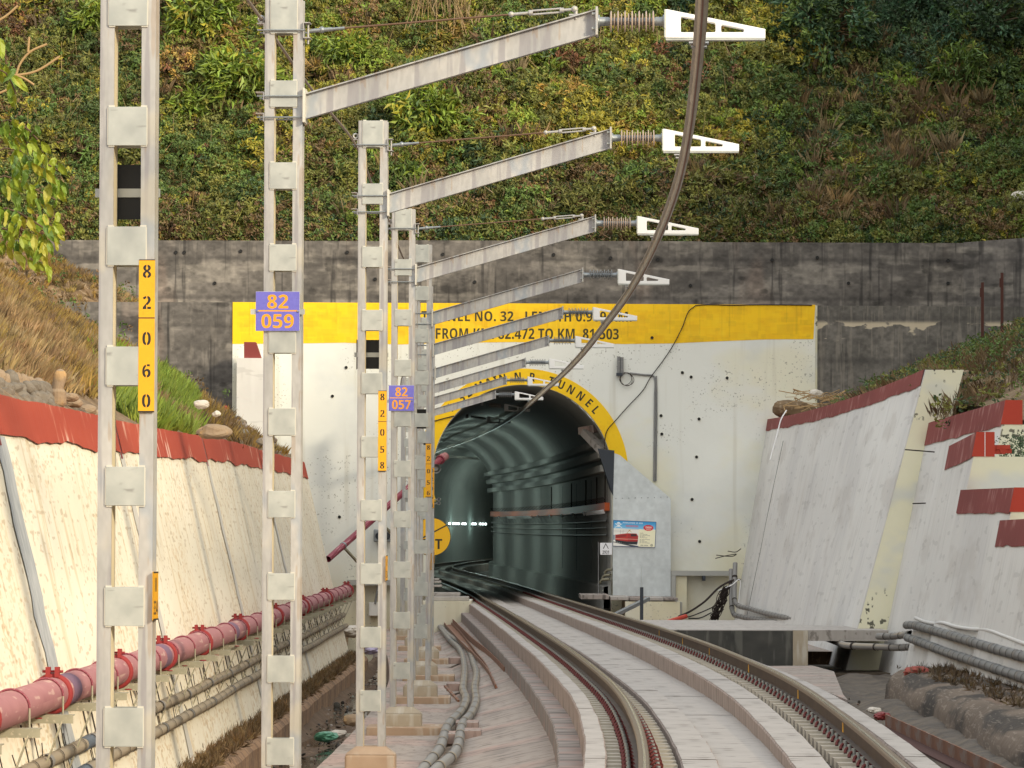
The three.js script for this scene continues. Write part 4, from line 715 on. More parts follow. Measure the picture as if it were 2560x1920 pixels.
  // buttress stubs left of the band
  const st = thing('parapet_stub', 'white block with maroon wedge on top at the headwall corner', 'parapet');
  part('block', box(P(592, 900, 124.6).x, P(664, 900, 124.6).x, 4, P(600, 895, 124.6).y, -PD, -124.6), M.lime, st);
  part('maroon_wedge', prism([[610, 897], [653, 897], [639, 855], [610, 855]].map(([x, y]) => P(x, y, 124.7)), V(0, 0, -.6)), M.maroonDull, st);
  const st2 = thing('parapet_stub', 'small maroon stub above the red coping end', 'parapet'); part('maroon_wedge', prism([[716, 1043], [735, 1043], [735, 1030], [716, 1030]].map(([x, y]) => P(x, y, 123)), V(0, 0, -.4)), M.maroonDull, st2);
}
// ---------------------------------------------------------------- catenary masts with their cantilever arms
const MD = (k) => 24.0 + 11.04 * k;                    // distance of mast k
const mastX = [-1.988, -1.729, -1.387, -1.342, -1.327, -1.50, -1.65, -2.07, -2.50, -2.80];
const footY = .325;
const condX = interp([[10, .55], [24, 1.02], [35.1, 1.407], [46.1, 1.681], [57.1, 1.77], [68.1, 1.735], [79.1, 1.58], [90.1, 1.40], [101, 1.15], [112, .83], [123, .50], [134, .16], [150, -.5], [170, -1.5], [200, -3.2], [215, -3.4], [240, -.8], [280, 7]]);
{
  let HM = 6.13; const H0 = HM, cw = .073, cd = .15, hw = .144;
  const chan = (s) => { // channel with its web towards the middle and toes outward
    const xi = s * (hw - cw), xo = s * hw, a = Math.min(xi, xo), b = Math.max(xi, xo), w = s > 0 ? [xi, xi + .012] : [xi - .012, xi];
    return merge([box(a, b, .001, HM - .001, cd / 2 - .011, cd / 2 + .001), box(a, b, .001, HM - .001, -cd / 2 - .001, -cd / 2 + .011)]);
  };
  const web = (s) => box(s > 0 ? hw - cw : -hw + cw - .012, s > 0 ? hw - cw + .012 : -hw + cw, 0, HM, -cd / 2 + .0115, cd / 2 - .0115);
  const shear = (g, slope, x0) => { const p = g.attributes.position; for (let i = 0; i < p.count; i++) p.setY(i, p.getY(i) + slope * (p.getX(i) - x0)); g.computeVertexNormals(); return g; };
  const G = { plate: rbox(-.1, .1, -.1, .1, 0, .011, .002), topPlate: rbox(-.1, .1, -.13, .13, 0, .011, .002) };
  const welds = (h) => [-1, 1].map((s) => merge([box(s * .1 - .004, s * .1 + .0045, -h + .004, h - .004, -.002, .008), box(s * .084 - .014, s * .084 + .018, h - .004, h + .008, -.002, .007), box(s * .084 - .014, s * .084 + .018, -h - .006, -h + .004, -.002, .007)]));
  const plates = [0, 1, 2, 3].map((i) => boxUV(new RoundedBoxGeometry(.2, .2, .011, 2, .002).translate(0, 0, .0055), i * .237 + .1, i * .331));
  G.weld = welds(.1); G.weldTop = welds(.13);
  // insulator along x: core, flanges, alternating sheds
  const core = [[0, .05], [.012, .05], [.014, .034], [.08, .034], [.085, .028], [.43, .028], [.435, .034], [.486, .034], [.488, .05], [.50, .05]];
  const latheX = (pr, n = 20) => new THREE.LatheGeometry(pr.map(([x, r]) => new THREE.Vector2(r, x)), n).rotateZ(-Math.PI / 2);
  G.core = latheX(core);
  const shed = (r) => latheX([[-.005, .026], [-.004, r - .012], [.002, r], [.007, r - .01], [.012, .026]]);
  G.shedBig = shed(.084); G.shedSmall = shed(.064);
  const br = new THREE.Shape([[0, 0], [.745, -.004], [.745, .058], [.012, .208], [0, .208]].map((q) => new THREE.Vector2(...q)));
  const hol = (pts) => { const s = new THREE.Path(pts.map((q) => new THREE.Vector2(...q))); br.holes.push(s); };
  hol([[.108, .042], [.108, .150], [.118, .160], [.135, .158], [.368, .111], [.377, .100], [.377, .042], [.367, .034], [.118, .034]]);
  hol([[.412, .041], [.412, .086], [.422, .097], [.435, .096], [.585, .064], [.594, .052], [.585, .034], [.422, .034]]);
  G.bracket = boxUV(new THREE.ExtrudeGeometry(br, { depth: .08, bevelEnabled: true, bevelSize: .004, bevelThickness: .004, bevelSegments: 2 }).translate(0, 0, -.04));
  const root = H0 - .71, armL = 2.19, slope = .288, ax = .165;
  G.web = shear(box(ax, ax + armL, root - .185, root - .01, -.006, .006), slope, ax);
  G.top = shear(box(ax, ax + armL, root - .01, root, -.04, .045), slope, ax);
  G.bot = shear(box(ax, ax + armL, root - .195, root - .185, -.04, .045), slope, ax);
  G.endPlate = rbox(ax + armL, ax + armL + .018, root + slope * armL - .2, root + slope * armL + .015, -.09, .09, .004);
  G.rootPlate = rbox(.147, .165, root - .23, root + .03, -.1, .13, .004);
  G.hex = new THREE.CylinderGeometry(.014, .014, .03, 6).rotateZ(Math.PI / 2);
  G.angle = merge([box(-.21, -.147, -.003, .003, -.05, .11), box(-.153, -.147, -.06, .003, -.05, .11)]);
  G.rodU = merge([rod(V(-.2, 0, .1), V(.16, 0, .1), .0065, 8), rod(V(-.2, 0, -.1), V(.16, 0, -.1), .0065, 8)]);
  const iy = root + slope * armL - .09, ix = ax + armL + .018;   // insulator axis
  const sy = H0 - .24;                                           // height of the stay
  const rodBetween = (a, b, r) => rod(a, b, r, 7);
  function mast(h, stay) {
    HM = h; const full = true; G.l = chan(-1); G.r = chan(1);
    const t = new THREE.Group(); t.name = 'catenary_mast';
    for (const s of [-1, 1]) { const c = part('channel', s < 0 ? G.l : G.r, M.galv, t); part('web', web(s), M.galvSunCream, c); }
    for (let k = 0; k < 10; k++) {
      const y = k ? HM - .72 - .62 * (k - 1) : HM - .132;
      if (y < .12) break;
      const b = part('batten_plate', k ? plates[(k * 7 + 1) % 4] : G.topPlate, M.galvPlate, t); b.position.set(0, y, cd / 2 + .002);
      for (const wl of k ? G.weld : G.weldTop) part('weld_bead', wl, M.weld, b);
      const c = part('batten_plate', k ? G.plate : G.topPlate, M.galvPlate, t); c.position.set(0, y, -cd / 2 - .013);
    }
    if (!full) return t;
    const arm = part('arm', G.web, M.galv, t); part('flange', G.top, M.galv, arm); part('flange', G.bot, M.galv, arm);
    part('end_plate', G.endPlate, M.galv, arm); part('root_plate', G.rootPlate, M.weld, arm);
    for (const z of [-.06, .06]) for (const y of [-.15, -.04]) part('bolt', G.hex, M.bolt, arm).position.set(ax + armL - .012, root + slope * armL + y, z);
    for (const y of [root - .03, root - .19]) { const u = part('clamp_rod', G.rodU, M.steelGrey, t); u.position.y = y; const a = part('clamp_angle', G.angle, M.galv, t); a.position.y = y + .03; }
    const ins = part('insulator', G.core, M.steelGrey, t); ins.position.set(ix, iy, 0);
    for (let k = 0; k < 13; k++) part('shed', k % 2 ? G.shedSmall : G.shedBig, M.shed, ins).position.x = .096 + k * .0265;
    const bk = part('end_bracket', G.bracket, M.white, t); bk.position.set(ix + .512, iy - .125, 0);
    part('slide_channel', box(0, .745, -.022, -.008, -.045, .045), M.galvPlate, bk);
    part('flange_plate', box(-.012, -.002, .0, .21, -.06, .06), M.galvPlate, bk);
    if (!stay) return t;
    // stay: clevis, wire, turnbuckle
    const a = V(.16, sy, .02), b = V(ax + armL - .16, root + slope * (armL - .16) + .05, .0), at = (s) => a.clone().lerp(b, s);
    part('stay_bracket', [box(.147, .153, sy - .06, sy + .06, -.02, .1), box(.147, .2, sy + .054, sy + .06, -.02, .1), box(.147, .2, sy - .06, sy - .054, -.02, .1), rodBetween(V(.18, sy - .1, .04), V(.18, sy + .05, .04), .009)], M.galv, t);
    part('clevis', [rodBetween(V(.185, sy, .03), at(.1), .016), new THREE.SphereGeometry(.026, 8, 6).translate(...at(.06).toArray()), rodBetween(at(.10), at(.145), .012)], M.steelGrey, t);
    part('stay_wire', rodBetween(at(.13), at(.80), .0075), M.wire, t);
    const tb = part('turnbuckle', [rodBetween(at(.755), at(.84), .012), ...[-1, 1].flatMap((s) => [rodBetween(at(.84).add(V(0, s * .014, 0)), at(.95).add(V(0, s * .014, 0)), .008)]), rodBetween(at(.83), at(.845), .022), rodBetween(at(.945), at(.96), .02), rodBetween(at(.95), at(1), .011), new THREE.SphereGeometry(.022, 8, 6).translate(...at(.765).toArray())], M.galv, t);
    part('pin_clevis', [new THREE.SphereGeometry(.026, 8, 6).translate(...at(1).toArray()), box(b.x - .04, b.x + .05, b.y - .05, b.y - .038, -.03, .03), rodBetween(V(b.x + .01, b.y - .08, 0), V(b.x + .01, b.y, 0), .014)], M.galv, tb);
    const ss = part('earth_wire_clamp', [box(-.205, -.147, sy + .05, sy + .056, -.03, .1), box(-.153, -.147, sy - .03, sy + .056, -.03, .1), new THREE.TorusGeometry(.022, .009, 6, 12).translate(-.175, sy + .09, .04)], M.galv, t);
    const u2 = part('clamp_rod', G.rodU, M.steelGrey, t); u2.position.y = sy;
    return t;
  }
  const strip = (nums) => canvasTex(128, 1200, (g) => {
    g.fillStyle = '#e4a40e'; g.fillRect(0, 0, 128, 1200); grain(g, 128, 1200, 90, ['#c98f08', '#f2bc22'], 6, 20);
    g.fillStyle = '#1d1a16'; g.fillRect(0, 0, 128, 8); g.fillRect(0, 1188, 128, 12); g.fillRect(0, 455, 128, 9); g.textAlign = 'center'; g.font = fontB(150);
    [145, 390, 672, 925, 1160].forEach((y, i) => { g.save(); g.translate(64, y); g.scale(.92, .95); g.fillText(nums[i], 0, 0); g.restore(); g.save(); g.fillStyle = '#e4a40e'; g.fillRect(60, y - 120, 8, 44); g.fillRect(60, y - 34, 8, 40); g.restore(); });
  });
  const blue = (n) => canvasTex(512, 480, (g) => {
    g.fillStyle = '#6f6bc6'; g.fillRect(0, 0, 512, 480); grain(g, 512, 480, 200, ['#7a78d2', '#6460b4', '#8280cf'], 8, 40);
    g.fillStyle = '#f0a21a'; g.textAlign = 'center'; g.font = fontB(240);
    g.save(); g.translate(256, 205); g.scale(1, .98); g.fillText('82', 0, 0); g.restore(); g.save(); g.translate(256, 445); g.scale(1.0, .98); g.fillText(n, 0, 0); g.restore(); g.fillRect(20, 226, 470, 17);
  });
  const front = (w, h, z, map) => { const g = new THREE.PlaneGeometry(w, h).translate(0, 0, z); return [g, std({ map, roughness: .45 })]; };
  const labels = ['tallest galvanised mast, cut by the top edge, yellow strip reading 82060', 'mast with blue number board 82 over 059 and the biggest arm', 'mast on the orange-brown foundation with yellow strip 82058', 'mast with small blue number board 82 over 057', 'mast with yellow strip 82056 between blue board 057 and the arch', 'sixth mast of the row, arm crossing the lower lettering of the band', 'mast with the small yellow strip 82054', 'eighth mast of the row, arm ending just above the arch letters', 'ninth mast of the row, arm crossing the arch letters', 'last mast of the row, arm ending inside the arch opening'];
  const tall = mast(6.40, false), pristine = mast(6.13, true);
  const nums = { 0: '82060', 2: '82058', 4: '82056', 6: '82054', 8: '82052' };
  for (let k = 0; k < 10; k++) {
    const t = k > 3 ? (k < 9 ? tall.clone() : tall) : k < 3 ? pristine.clone() : pristine; if (k === 2) t.scale.y = 1.014; t.name = numbered('catenary_mast'); scene.add(t);
    t.position.set(mastX[k], footY, -MD(k)); t.rotation.y = k < 3 ? -.05 : -.03; t.userData = {}; tag(t, labels[k], 'overhead line mast', 'cantilever masts along the track');
    if (k > 3) t.traverse((o) => { if (o.name === 'shed') o.material = M.shedGrey; });
    const cx = condX(MD(k)) - mastX[k];
    part('rail_holder', [box(cx - .075, cx + .075, iy - .172, iy - .160, -.07, .07), box(cx - .06, cx + .06, iy - .20, iy - .19, -.06, .06), rod(V(cx - .05, iy - .2, 0), V(cx - .05, iy - .13, 0), .01, 6), rod(V(cx + .05, iy - .2, 0), V(cx + .05, iy - .13, 0), .01, 6)], M.galv, t);
    if (nums[k]) {
      const g = part('number_plate', box(.066, .149, 2.69, 3.48, .0865, .089), M.yellow, t, 'yellow vertical number strip'); const [pg, pm] = front(.083, .79, 0, strip(nums[k]));
      const f = part('printed_face', pg, pm, g); f.position.set(.1075, 3.085, .0905);
      const bd = part('board_back', box(-.165, .13, 3.70, 3.985, -.115, -.103), M.boardBack, t, 'black back of a board fixed behind the mast'); part('board_edge', box(-.17, -.165, 3.695, 3.99, -.117, -.101), M.rustDark, bd);
      part('board_strap', box(-.19, .15, 3.815, 3.86, -.101, -.093), M.galvPlate, bd);
      const sd = part('side_plate', box(.149, .152, 1.62, 1.87, -.09, .11), M.yellow, t, 'small yellow plate edge-on at the mast side'); const sg = new THREE.PlaneGeometry(.2, .25).rotateY(Math.PI / 2).translate(.1535, 1.745, .01);
      part('printed_face', sg, std({ roughness: .5, map: canvasTex(128, 160, (g2) => { g2.fillStyle = '#e4a40e'; g2.fillRect(0, 0, 128, 160); g2.fillStyle = '#1d1a16'; g2.font = fontB(64); g2.textAlign = 'center'; g2.fillText('M', 64, 66); g2.fillText('334', 64, 142); g2.fillRect(0, 0, 128, 5); g2.fillRect(0, 155, 128, 5); }) }), sd);
    }
    if (k === 1 || k === 3) {
      const g = part('number_plate', rbox(k === 1 ? -.2 : -.17, k === 1 ? .132 : .142, k === 1 ? 3.615 : 3.64, k === 1 ? 3.912 : 3.955, .1, .104, .001), M.white, t, 'blue-violet number board with orange figures');
      const [pg, pm] = front(k === 1 ? .33 : .31, k === 1 ? .295 : .313, 0, blue(k === 1 ? '059' : '057')); const f = part('printed_face', pg, pm, g); f.position.set(k === 1 ? -.034 : -.014, k === 1 ? 3.7635 : 3.7975, .1055);
      for (const x of [-.185, .118]) part('bolt', new THREE.SphereGeometry(.009, 8, 6).translate(x, 3.763, .107), M.bolt, g);
      part('board_strap', box(-.24, .17, 3.74, 3.78, .094, .098), M.galvPlate, g);
    }
  }
  // concrete foundations
  const fl = ['orange-brown stained concrete foundation under the mast with strip 82058', 'rounded pale foundation under the mast with blue board 057'];
  for (let k = 0; k < 10; k++) {
    const f = thing('mast_foundation', k === 2 ? fl[0] : k === 3 ? fl[1] : k < 2 ? 'mast foundation hidden below the picture' : 'stepped concrete foundation under the ' + ['', '', '', '', 'fifth', 'sixth', 'seventh', 'eighth', 'ninth', 'tenth'][k] + ' mast of the row', 'foundation', V(mastX[k], 0, -MD(k)), 'concrete mast foundations');
    if (k < 2) f.userData.label = 'concrete foundation of the ' + (k ? 'mast with blue board 059' : 'tallest mast');
    const m = k === 2 ? M.foot : M.footGrey;
    part('pedestal', [rbox(-.25, .25, .06, .26, -.25, .25, .03), boxUV(new THREE.CylinderGeometry(.2, .345, .075, 4).rotateY(Math.PI / 4).translate(0, .295, 0))], m, f);
    part('base_block', rbox(-.42 + (k % 3) * .04, .44 + (k % 2) * .1, -.2, .10, -.5, .5, .015), k > 2 ? M.foot : M.slab, f);
  }
  // supports hanging in the tunnel
  for (const [d, l] of [[134, 'insulator and white bracket hanging from the tunnel roof beyond the last mast'], [148, 'faint bracket farther in, hanging from the dark tunnel roof']]) {
    const t = thing('drop_bracket', l, 'roof bracket', V(condX(d) - .9, 0, -d));
    const y = 6.34 + rise(d);
    part('drop_post', box(-.16, -.08, y - .05, 7.2, -.04, .04), M.galv, t); part('cross_bar', box(-.5, 0, y + .1, y + .18, -.04, .04), M.galv, t);
    const ins = part('insulator', G.core, M.steelGrey, t); ins.position.set(0, y, 0); ins.rotation.z = -.12;
    for (let k = 0; k < 13; k++) part('shed', k % 2 ? G.shedSmall : G.shedBig, M.shed, ins).position.x = .096 + k * .0265;
    const bk = part('end_bracket', G.bracket, M.white, t); bk.position.set(.52, y - .2, 0);
  }
  // earth wire from mast top to mast top
  const top = (k) => V(mastX[k] - .178, footY + sy + .09, -MD(k) + .04);
  const pts = [V(-2.35, footY + sy + .09, -12)]; for (let k = 0; k < 10; k++) { pts.push(pts[pts.length - 1].clone().lerp(top(k), .5).add(V(0, -.03, 0)), top(k)); }
  solo('earth_wire', tube(pts, .0125, 160, 7), M.earthWire, 'thin grey-brown wire strung from mast top to mast top', 'wire');
  // rigid overhead conductor
  const cp = [[-.046, .112], [.046, .112], [.046, .100], [.020, .094], [.018, .05], [.026, .03], [.030, .014], [.013, 0], [-.013, 0], [-.030, .014], [-.026, .03], [-.018, .05], [-.020, .094], [-.046, .100]].reverse();
  const cr = thing('conductor_rail', 'long aluminium overhead conductor rail curving down the picture into the tunnel', 'conductor rail');
  const cy = footY + iy - .172 - .118;
  const cuts = [8, 26, 38.5, 50.5, 62, 74, 86, 98, 110, 122, 134, 160, 240];
  for (let i = 0; i < cuts.length - 1; i++) part('rail_length', loft(range(cuts[i], cuts[i + 1] - .004, 1), (d) => cp.map((q) => [condX(d) + q[0], cy + q[1] + rise(d)]), true), M.alu, cr);
  part('contact_wire', loft([...range(8, 240, 2)], (d) => [[condX(d) + .006, cy - .008 + rise(d)], [condX(d) - .006, cy - .008 + rise(d)], [condX(d) - .007, cy + .002 + rise(d)], [condX(d) + .007, cy + .002 + rise(d)]], true), std({ color: 0x7a4a2c, metalness: .5, roughness: .5 }), cr);
  for (const d of [38.5, 50.5, 62, 74]) part('splice_plate', box(condX(d) - .026, condX(d) + .026, cy + .045, cy + .09, -d - .2, -d + .2), M.alu, cr);
}
// ---------------------------------------------------------------- pipes and conduits
function rings(curve, step, r, len, m, name, parent, from = 0) {
  const L = curve.getLength(), g = new THREE.CylinderGeometry(r, r, len, 14, 1, true), q = V(0, 1, 0), one = [];
  for (let s = from + step * .5, k = 0; s < L; s += step, k++) {
    const u = s / L, o = part(name, g, m, parent); o.position.copy(curve.getPointAt(u)); o.quaternion.setFromUnitVectors(q, curve.getTangentAt(u)); one.push(o);
  }
  return one;
}
{ // pink fire pipe on brackets along the sunlit wall
  const py = interp([[20, 1.14], [32, 1.17], [60, 1.22], [99.5, 1.31]]), px = -3.53;
  const t = thing('fire_pipe', 'pink painted pipe with red clamps on brackets along the cream wall', 'pipe');
  const at = (d) => V(px, py(d), -d);
  const segs = [20, 30.8, 35.8, 41.5, 47, 52.6, 60, 69, 78, 88, 99.5];
  for (let i = 0; i < segs.length - 1; i++) part('pipe_length', tube([at(segs[i] + .01), at(segs[i + 1] - .01)], .125, 1, 24), M.pink, t);
  for (const d of [36.6, 46.4, 58]) part('repair_band', rod(at(d - .33), at(d + .33), .1265, 24), M.pinkPurple, t);
  const ringG = new THREE.TorusGeometry(.131, .028, 8, 28), lug = mergeGeometries([new THREE.BoxGeometry(.035, .08, .09).translate(-.035, .165, 0).toNonIndexed(), new THREE.BoxGeometry(.035, .08, .09).translate(.035, .165, 0).toNonIndexed(), new THREE.CylinderGeometry(.012, .012, .16, 6).rotateZ(Math.PI / 2).translate(0, .17, 0).toNonIndexed()]);
  for (const d of segs.slice(1)) { const c = part('red_coupling', ringG, M.redPaint, t); c.position.copy(at(d)); part('bolt_lug', lug, M.redPaint, c); }
  const ub = new THREE.TorusGeometry(.133, .009, 6, 22, Math.PI), wallX = (y) => -3.45 - .9 * y / 3.75;
  for (let d = 23; d < 99; d += 2.45) {
    const y = py(d), o = part('u_bolt', ub, M.maroonPipe, t); o.position.copy(at(d));
    part('bolt_leg', [rod(V(.133, 0, 0), V(.133, -.19, 0), .009, 6), rod(V(-.133, 0, 0), V(-.133, -.19, 0), .009, 6)], M.bracketSteel, o);
    const x0 = wallX(y - .17), w = part('bracket', [box(x0 - .02, px + .24, y - .195, y - .132, -d + .3, -d + .312), box(x0 - .02, px + .24, y - .138, y - .130, -d + .16, -d + .31), bar(V(px + .16, y - .17, -d + .29), V(wallX(y - .75) - .02, y - .72, -d + .29), .05, .012)], M.bracketSteel, t);
    part('wall_tie', rod(V(wallX(y - .2) + .02, y - .2, -d + .5), V(wallX(y - .75) + .02, y - .8, -d + .5), .008, 5), M.tie, t); part('wall_tie', rod(V(wallX(y - .2) + .02, y - .2, -d - .2), V(wallX(y - .6) + .02, y - .62, -d - .2), .007, 5), M.tie, t);
  }
  for (let i = 0; i < 26; i++) { const d = rr(25, 99), y = py(d) - .14; const s = part('paint_splash', new THREE.SphereGeometry(rr(.02, .04), 6, 4).scale(1.2, .25, 1.4), M.redPaint, t); s.position.set(px + rr(.02, .2), y - .0, -d); }
  part('pipe_end', new THREE.TorusGeometry(.125, .022, 8, 24).translate(px, py(99.5), -99.5), M.maroonPipe, t);
  // two tan conduits below it
  for (const [y0, y1, l] of [[.665, .80, 'upper'], [.46, .575, 'lower']]) {
    const c = thing('wall_conduit', l + ' of two wire-tied tan conduits under the pink pipe', 'conduit', null, 'conduits along the cream wall');
    const pts = range(20, 98.8, 4).map((d) => { const y = mixn(y0, y1, (d - 35) / 63) + (wn(d * .2, y0 * 10, 7) - .5) * .05; return V(wallX(y) + .08, y, -d); });
    const cv = new THREE.CatmullRomCurve3(pts); part('pipe', new THREE.TubeGeometry(cv, 140, .052, 12), M.pvcTan, c);
    rings(cv, .95, .0625, .05, M.tie, 'wire_tie', c, 10); rings(cv, 3.8, .061, .2, M.pvc, 'coupling', c, 9 + y0);
    const bl = part('repair_sleeve', rod(pts[4].clone().lerp(pts[5], y0), pts[4].clone().lerp(pts[5], y0 + .16), .0585, 14), M.pvcBlue, c);
    const whisk = []; for (let d = 28; d < 98; d += 1.9) { const y = mixn(y0, y1, (d - 35) / 63); whisk.push(rod(V(wallX(y) + .03, y + rr(-.02, .04), -d), V(wallX(y + .12) + .03, y + rr(.08, .17), -d + rr(-.2, .2)), .0045, 4)); }
    const w = part('wire_end', whisk, M.tie, c); w.userData.kind = 'stuff';
  }
}
{ // grey conduits along the foot of the shaded wall
  const onWall = (x, y, X) => [x, y, X * F / (x - 1280)];
  const up = [[2266, 1563], [2283, 1563], [2310, 1570], [2360, 1584], [2420, 1602], [2480, 1620], [2530, 1634], [2600, 1652]].map(([x, y], i) => onWall(x, y, 6.70 - i * .004));
  const lo = [[2268, 1594], [2285, 1600], [2320, 1613], [2370, 1632], [2430, 1652], [2490, 1672], [2540, 1688], [2600, 1706]].map(([x, y], i) => onWall(x, y, 6.64 - i * .004));
  const off = V(0, 0, 0);
  for (const [pts, l] of [[up, 'upper'], [lo, 'lower']]) {
    const c = thing('wall_conduit', l + ' thick grey conduit with black ties along the foot of the stepped wall', 'conduit', null, 'conduits along the shaded wall');
    const cv = new THREE.CatmullRomCurve3(pts.map(([x, y, d]) => P(x, y, d).add(off))); part('pipe', new THREE.TubeGeometry(cv, 80, .068, 14), M.pvcDark, c);
    rings(cv, .78, .079, .06, M.tie, 'wire_tie', c); rings(cv, 3.1, .076, .2, M.pvc, 'coupling', c, .6);
  }
  const a = [[2019, 1581, 96], [2060, 1593, 92.5], [2100, 1608, 89.5], [2118, 1614, 88.6], [2150, 1616, 88.2], [2200, 1617.5, 87.4], [2246, 1619, 86.2], [2278, 1617, 84.6]], b = [[2196, 1591, 87.6], [2215, 1591, 87.2], [2240, 1590, 86], [2276, 1585, 84.4]];
  for (const [pts, l] of [[b, 'upper'], [a, 'lower']]) {
    const c = thing('wall_conduit', l + ' grey conduit passing the sooty opening beside the crossing slab', 'conduit', null, 'conduits along the shaded wall');
    const cv = new THREE.CatmullRomCurve3(pts.map(([x, y, d]) => P(x, y, d - 3.2))); part('pipe', new THREE.TubeGeometry(cv, 60, .062, 12), M.pvc, c); rings(cv, .9, .072, .06, M.tie, 'wire_tie', c);
  }
  const v1 = [[1838, 1408, 122.5], [1837, 1440, 122.3], [1836, 1480, 122], [1837, 1505, 121.6], [1846, 1514, 121], [1872, 1521, 118], [1910, 1532, 113.5], [1960, 1543, 108], [2040, 1556, 100.5]];
  const v2 = [[1828, 1424, 122.6], [1828, 1460, 122.4], [1829, 1510, 122], [1833, 1533, 121.4], [1850, 1541, 120], [1890, 1548, 115.8], [1940, 1557, 110]];
  for (const [pts, l] of [[v1, 'taller'], [v2, 'shorter']]) {
    const c = thing('wall_conduit', l + ' of two grey conduits dropping at the portal corner and turning along the wall', 'conduit', null, 'conduits along the shaded wall');
    const cv = new THREE.CatmullRomCurve3(pts.map(([x, y, d]) => P(x, y, d - .4))); part('pipe', new THREE.TubeGeometry(cv, 90, .062, 12), M.pvc, c); rings(cv, .85, .072, .06, M.tie, 'wire_tie', c);
  }
  // mortar lip above the conduits
  solo('mortar_lip', tube([[2289, 1545], [2305, 1552], [2335, 1559], [2355, 1557], [2390, 1567], [2430, 1573], [2470, 1576], [2510, 1590], [2560, 1609], [2600, 1620]].map(([x, y], i) => P(x, y, 6.76 * F / (x - 1280))), .03, 70, 7), M.lime, 'wavy white mortar lip just above the grey conduits', 'mortar lip');
  // black cable bundle and red sleeve at the portal corner
  const cb = thing('cable_bundle', 'black cables and tangled bundle strung beside the portal corner', 'cables');
  part('cable', tube([P(1850, 1449, 122), P(1835, 1450, 121.8), P(1800, 1467, 121.2), P(1760, 1505, 120.4), P(1722, 1530, 119.8), P(1697, 1541, 119.4)], .028, 50, 7), M.tie, cb);
  part('cable', tube([P(1782, 1518, 121), P(1755, 1530, 120.6), P(1722, 1542, 120), P(1712, 1542, 119.8)], .016, 30, 6), M.black, cb); part('cable', tube([P(1778, 1532, 121), P(1750, 1545, 120.5), P(1722, 1546, 120)], .018, 30, 6), M.black, cb);
  const tang = []; for (let i = 0; i < 34; i++) { const s = rr(0, 1); const q = (k) => P(mixn(1816, 1782, k) + rr(-13, 13) * (1.3 - Math.abs(k - .5)), mixn(1468, 1556, k) + rr(-4, 4), 121 + rr(-.25, .25)); tang.push(tube([q(0), q(.2), q(.4), q(.6), q(.8), q(1)], rr(.008, .014), 16, 5)); }
  part('tangle', tang, M.tie, cb);
  part('white_cable', tube([P(1795, 1477, 121), P(1830, 1462, 121), P(1848, 1448, 121), P(1851, 1455, 121), P(1849, 1480, 121), P(1846, 1512, 121)], .014, 40, 6), M.white, cb);
  solo('cable_sleeve', rod(P(1660, 1558, 118), P(1714, 1541, 119.6), .058, 12), std({ color: 0xc23a22, roughness: .55 }), 'orange-red cable sleeve on the ground at the portal corner', 'cable sleeve');
}
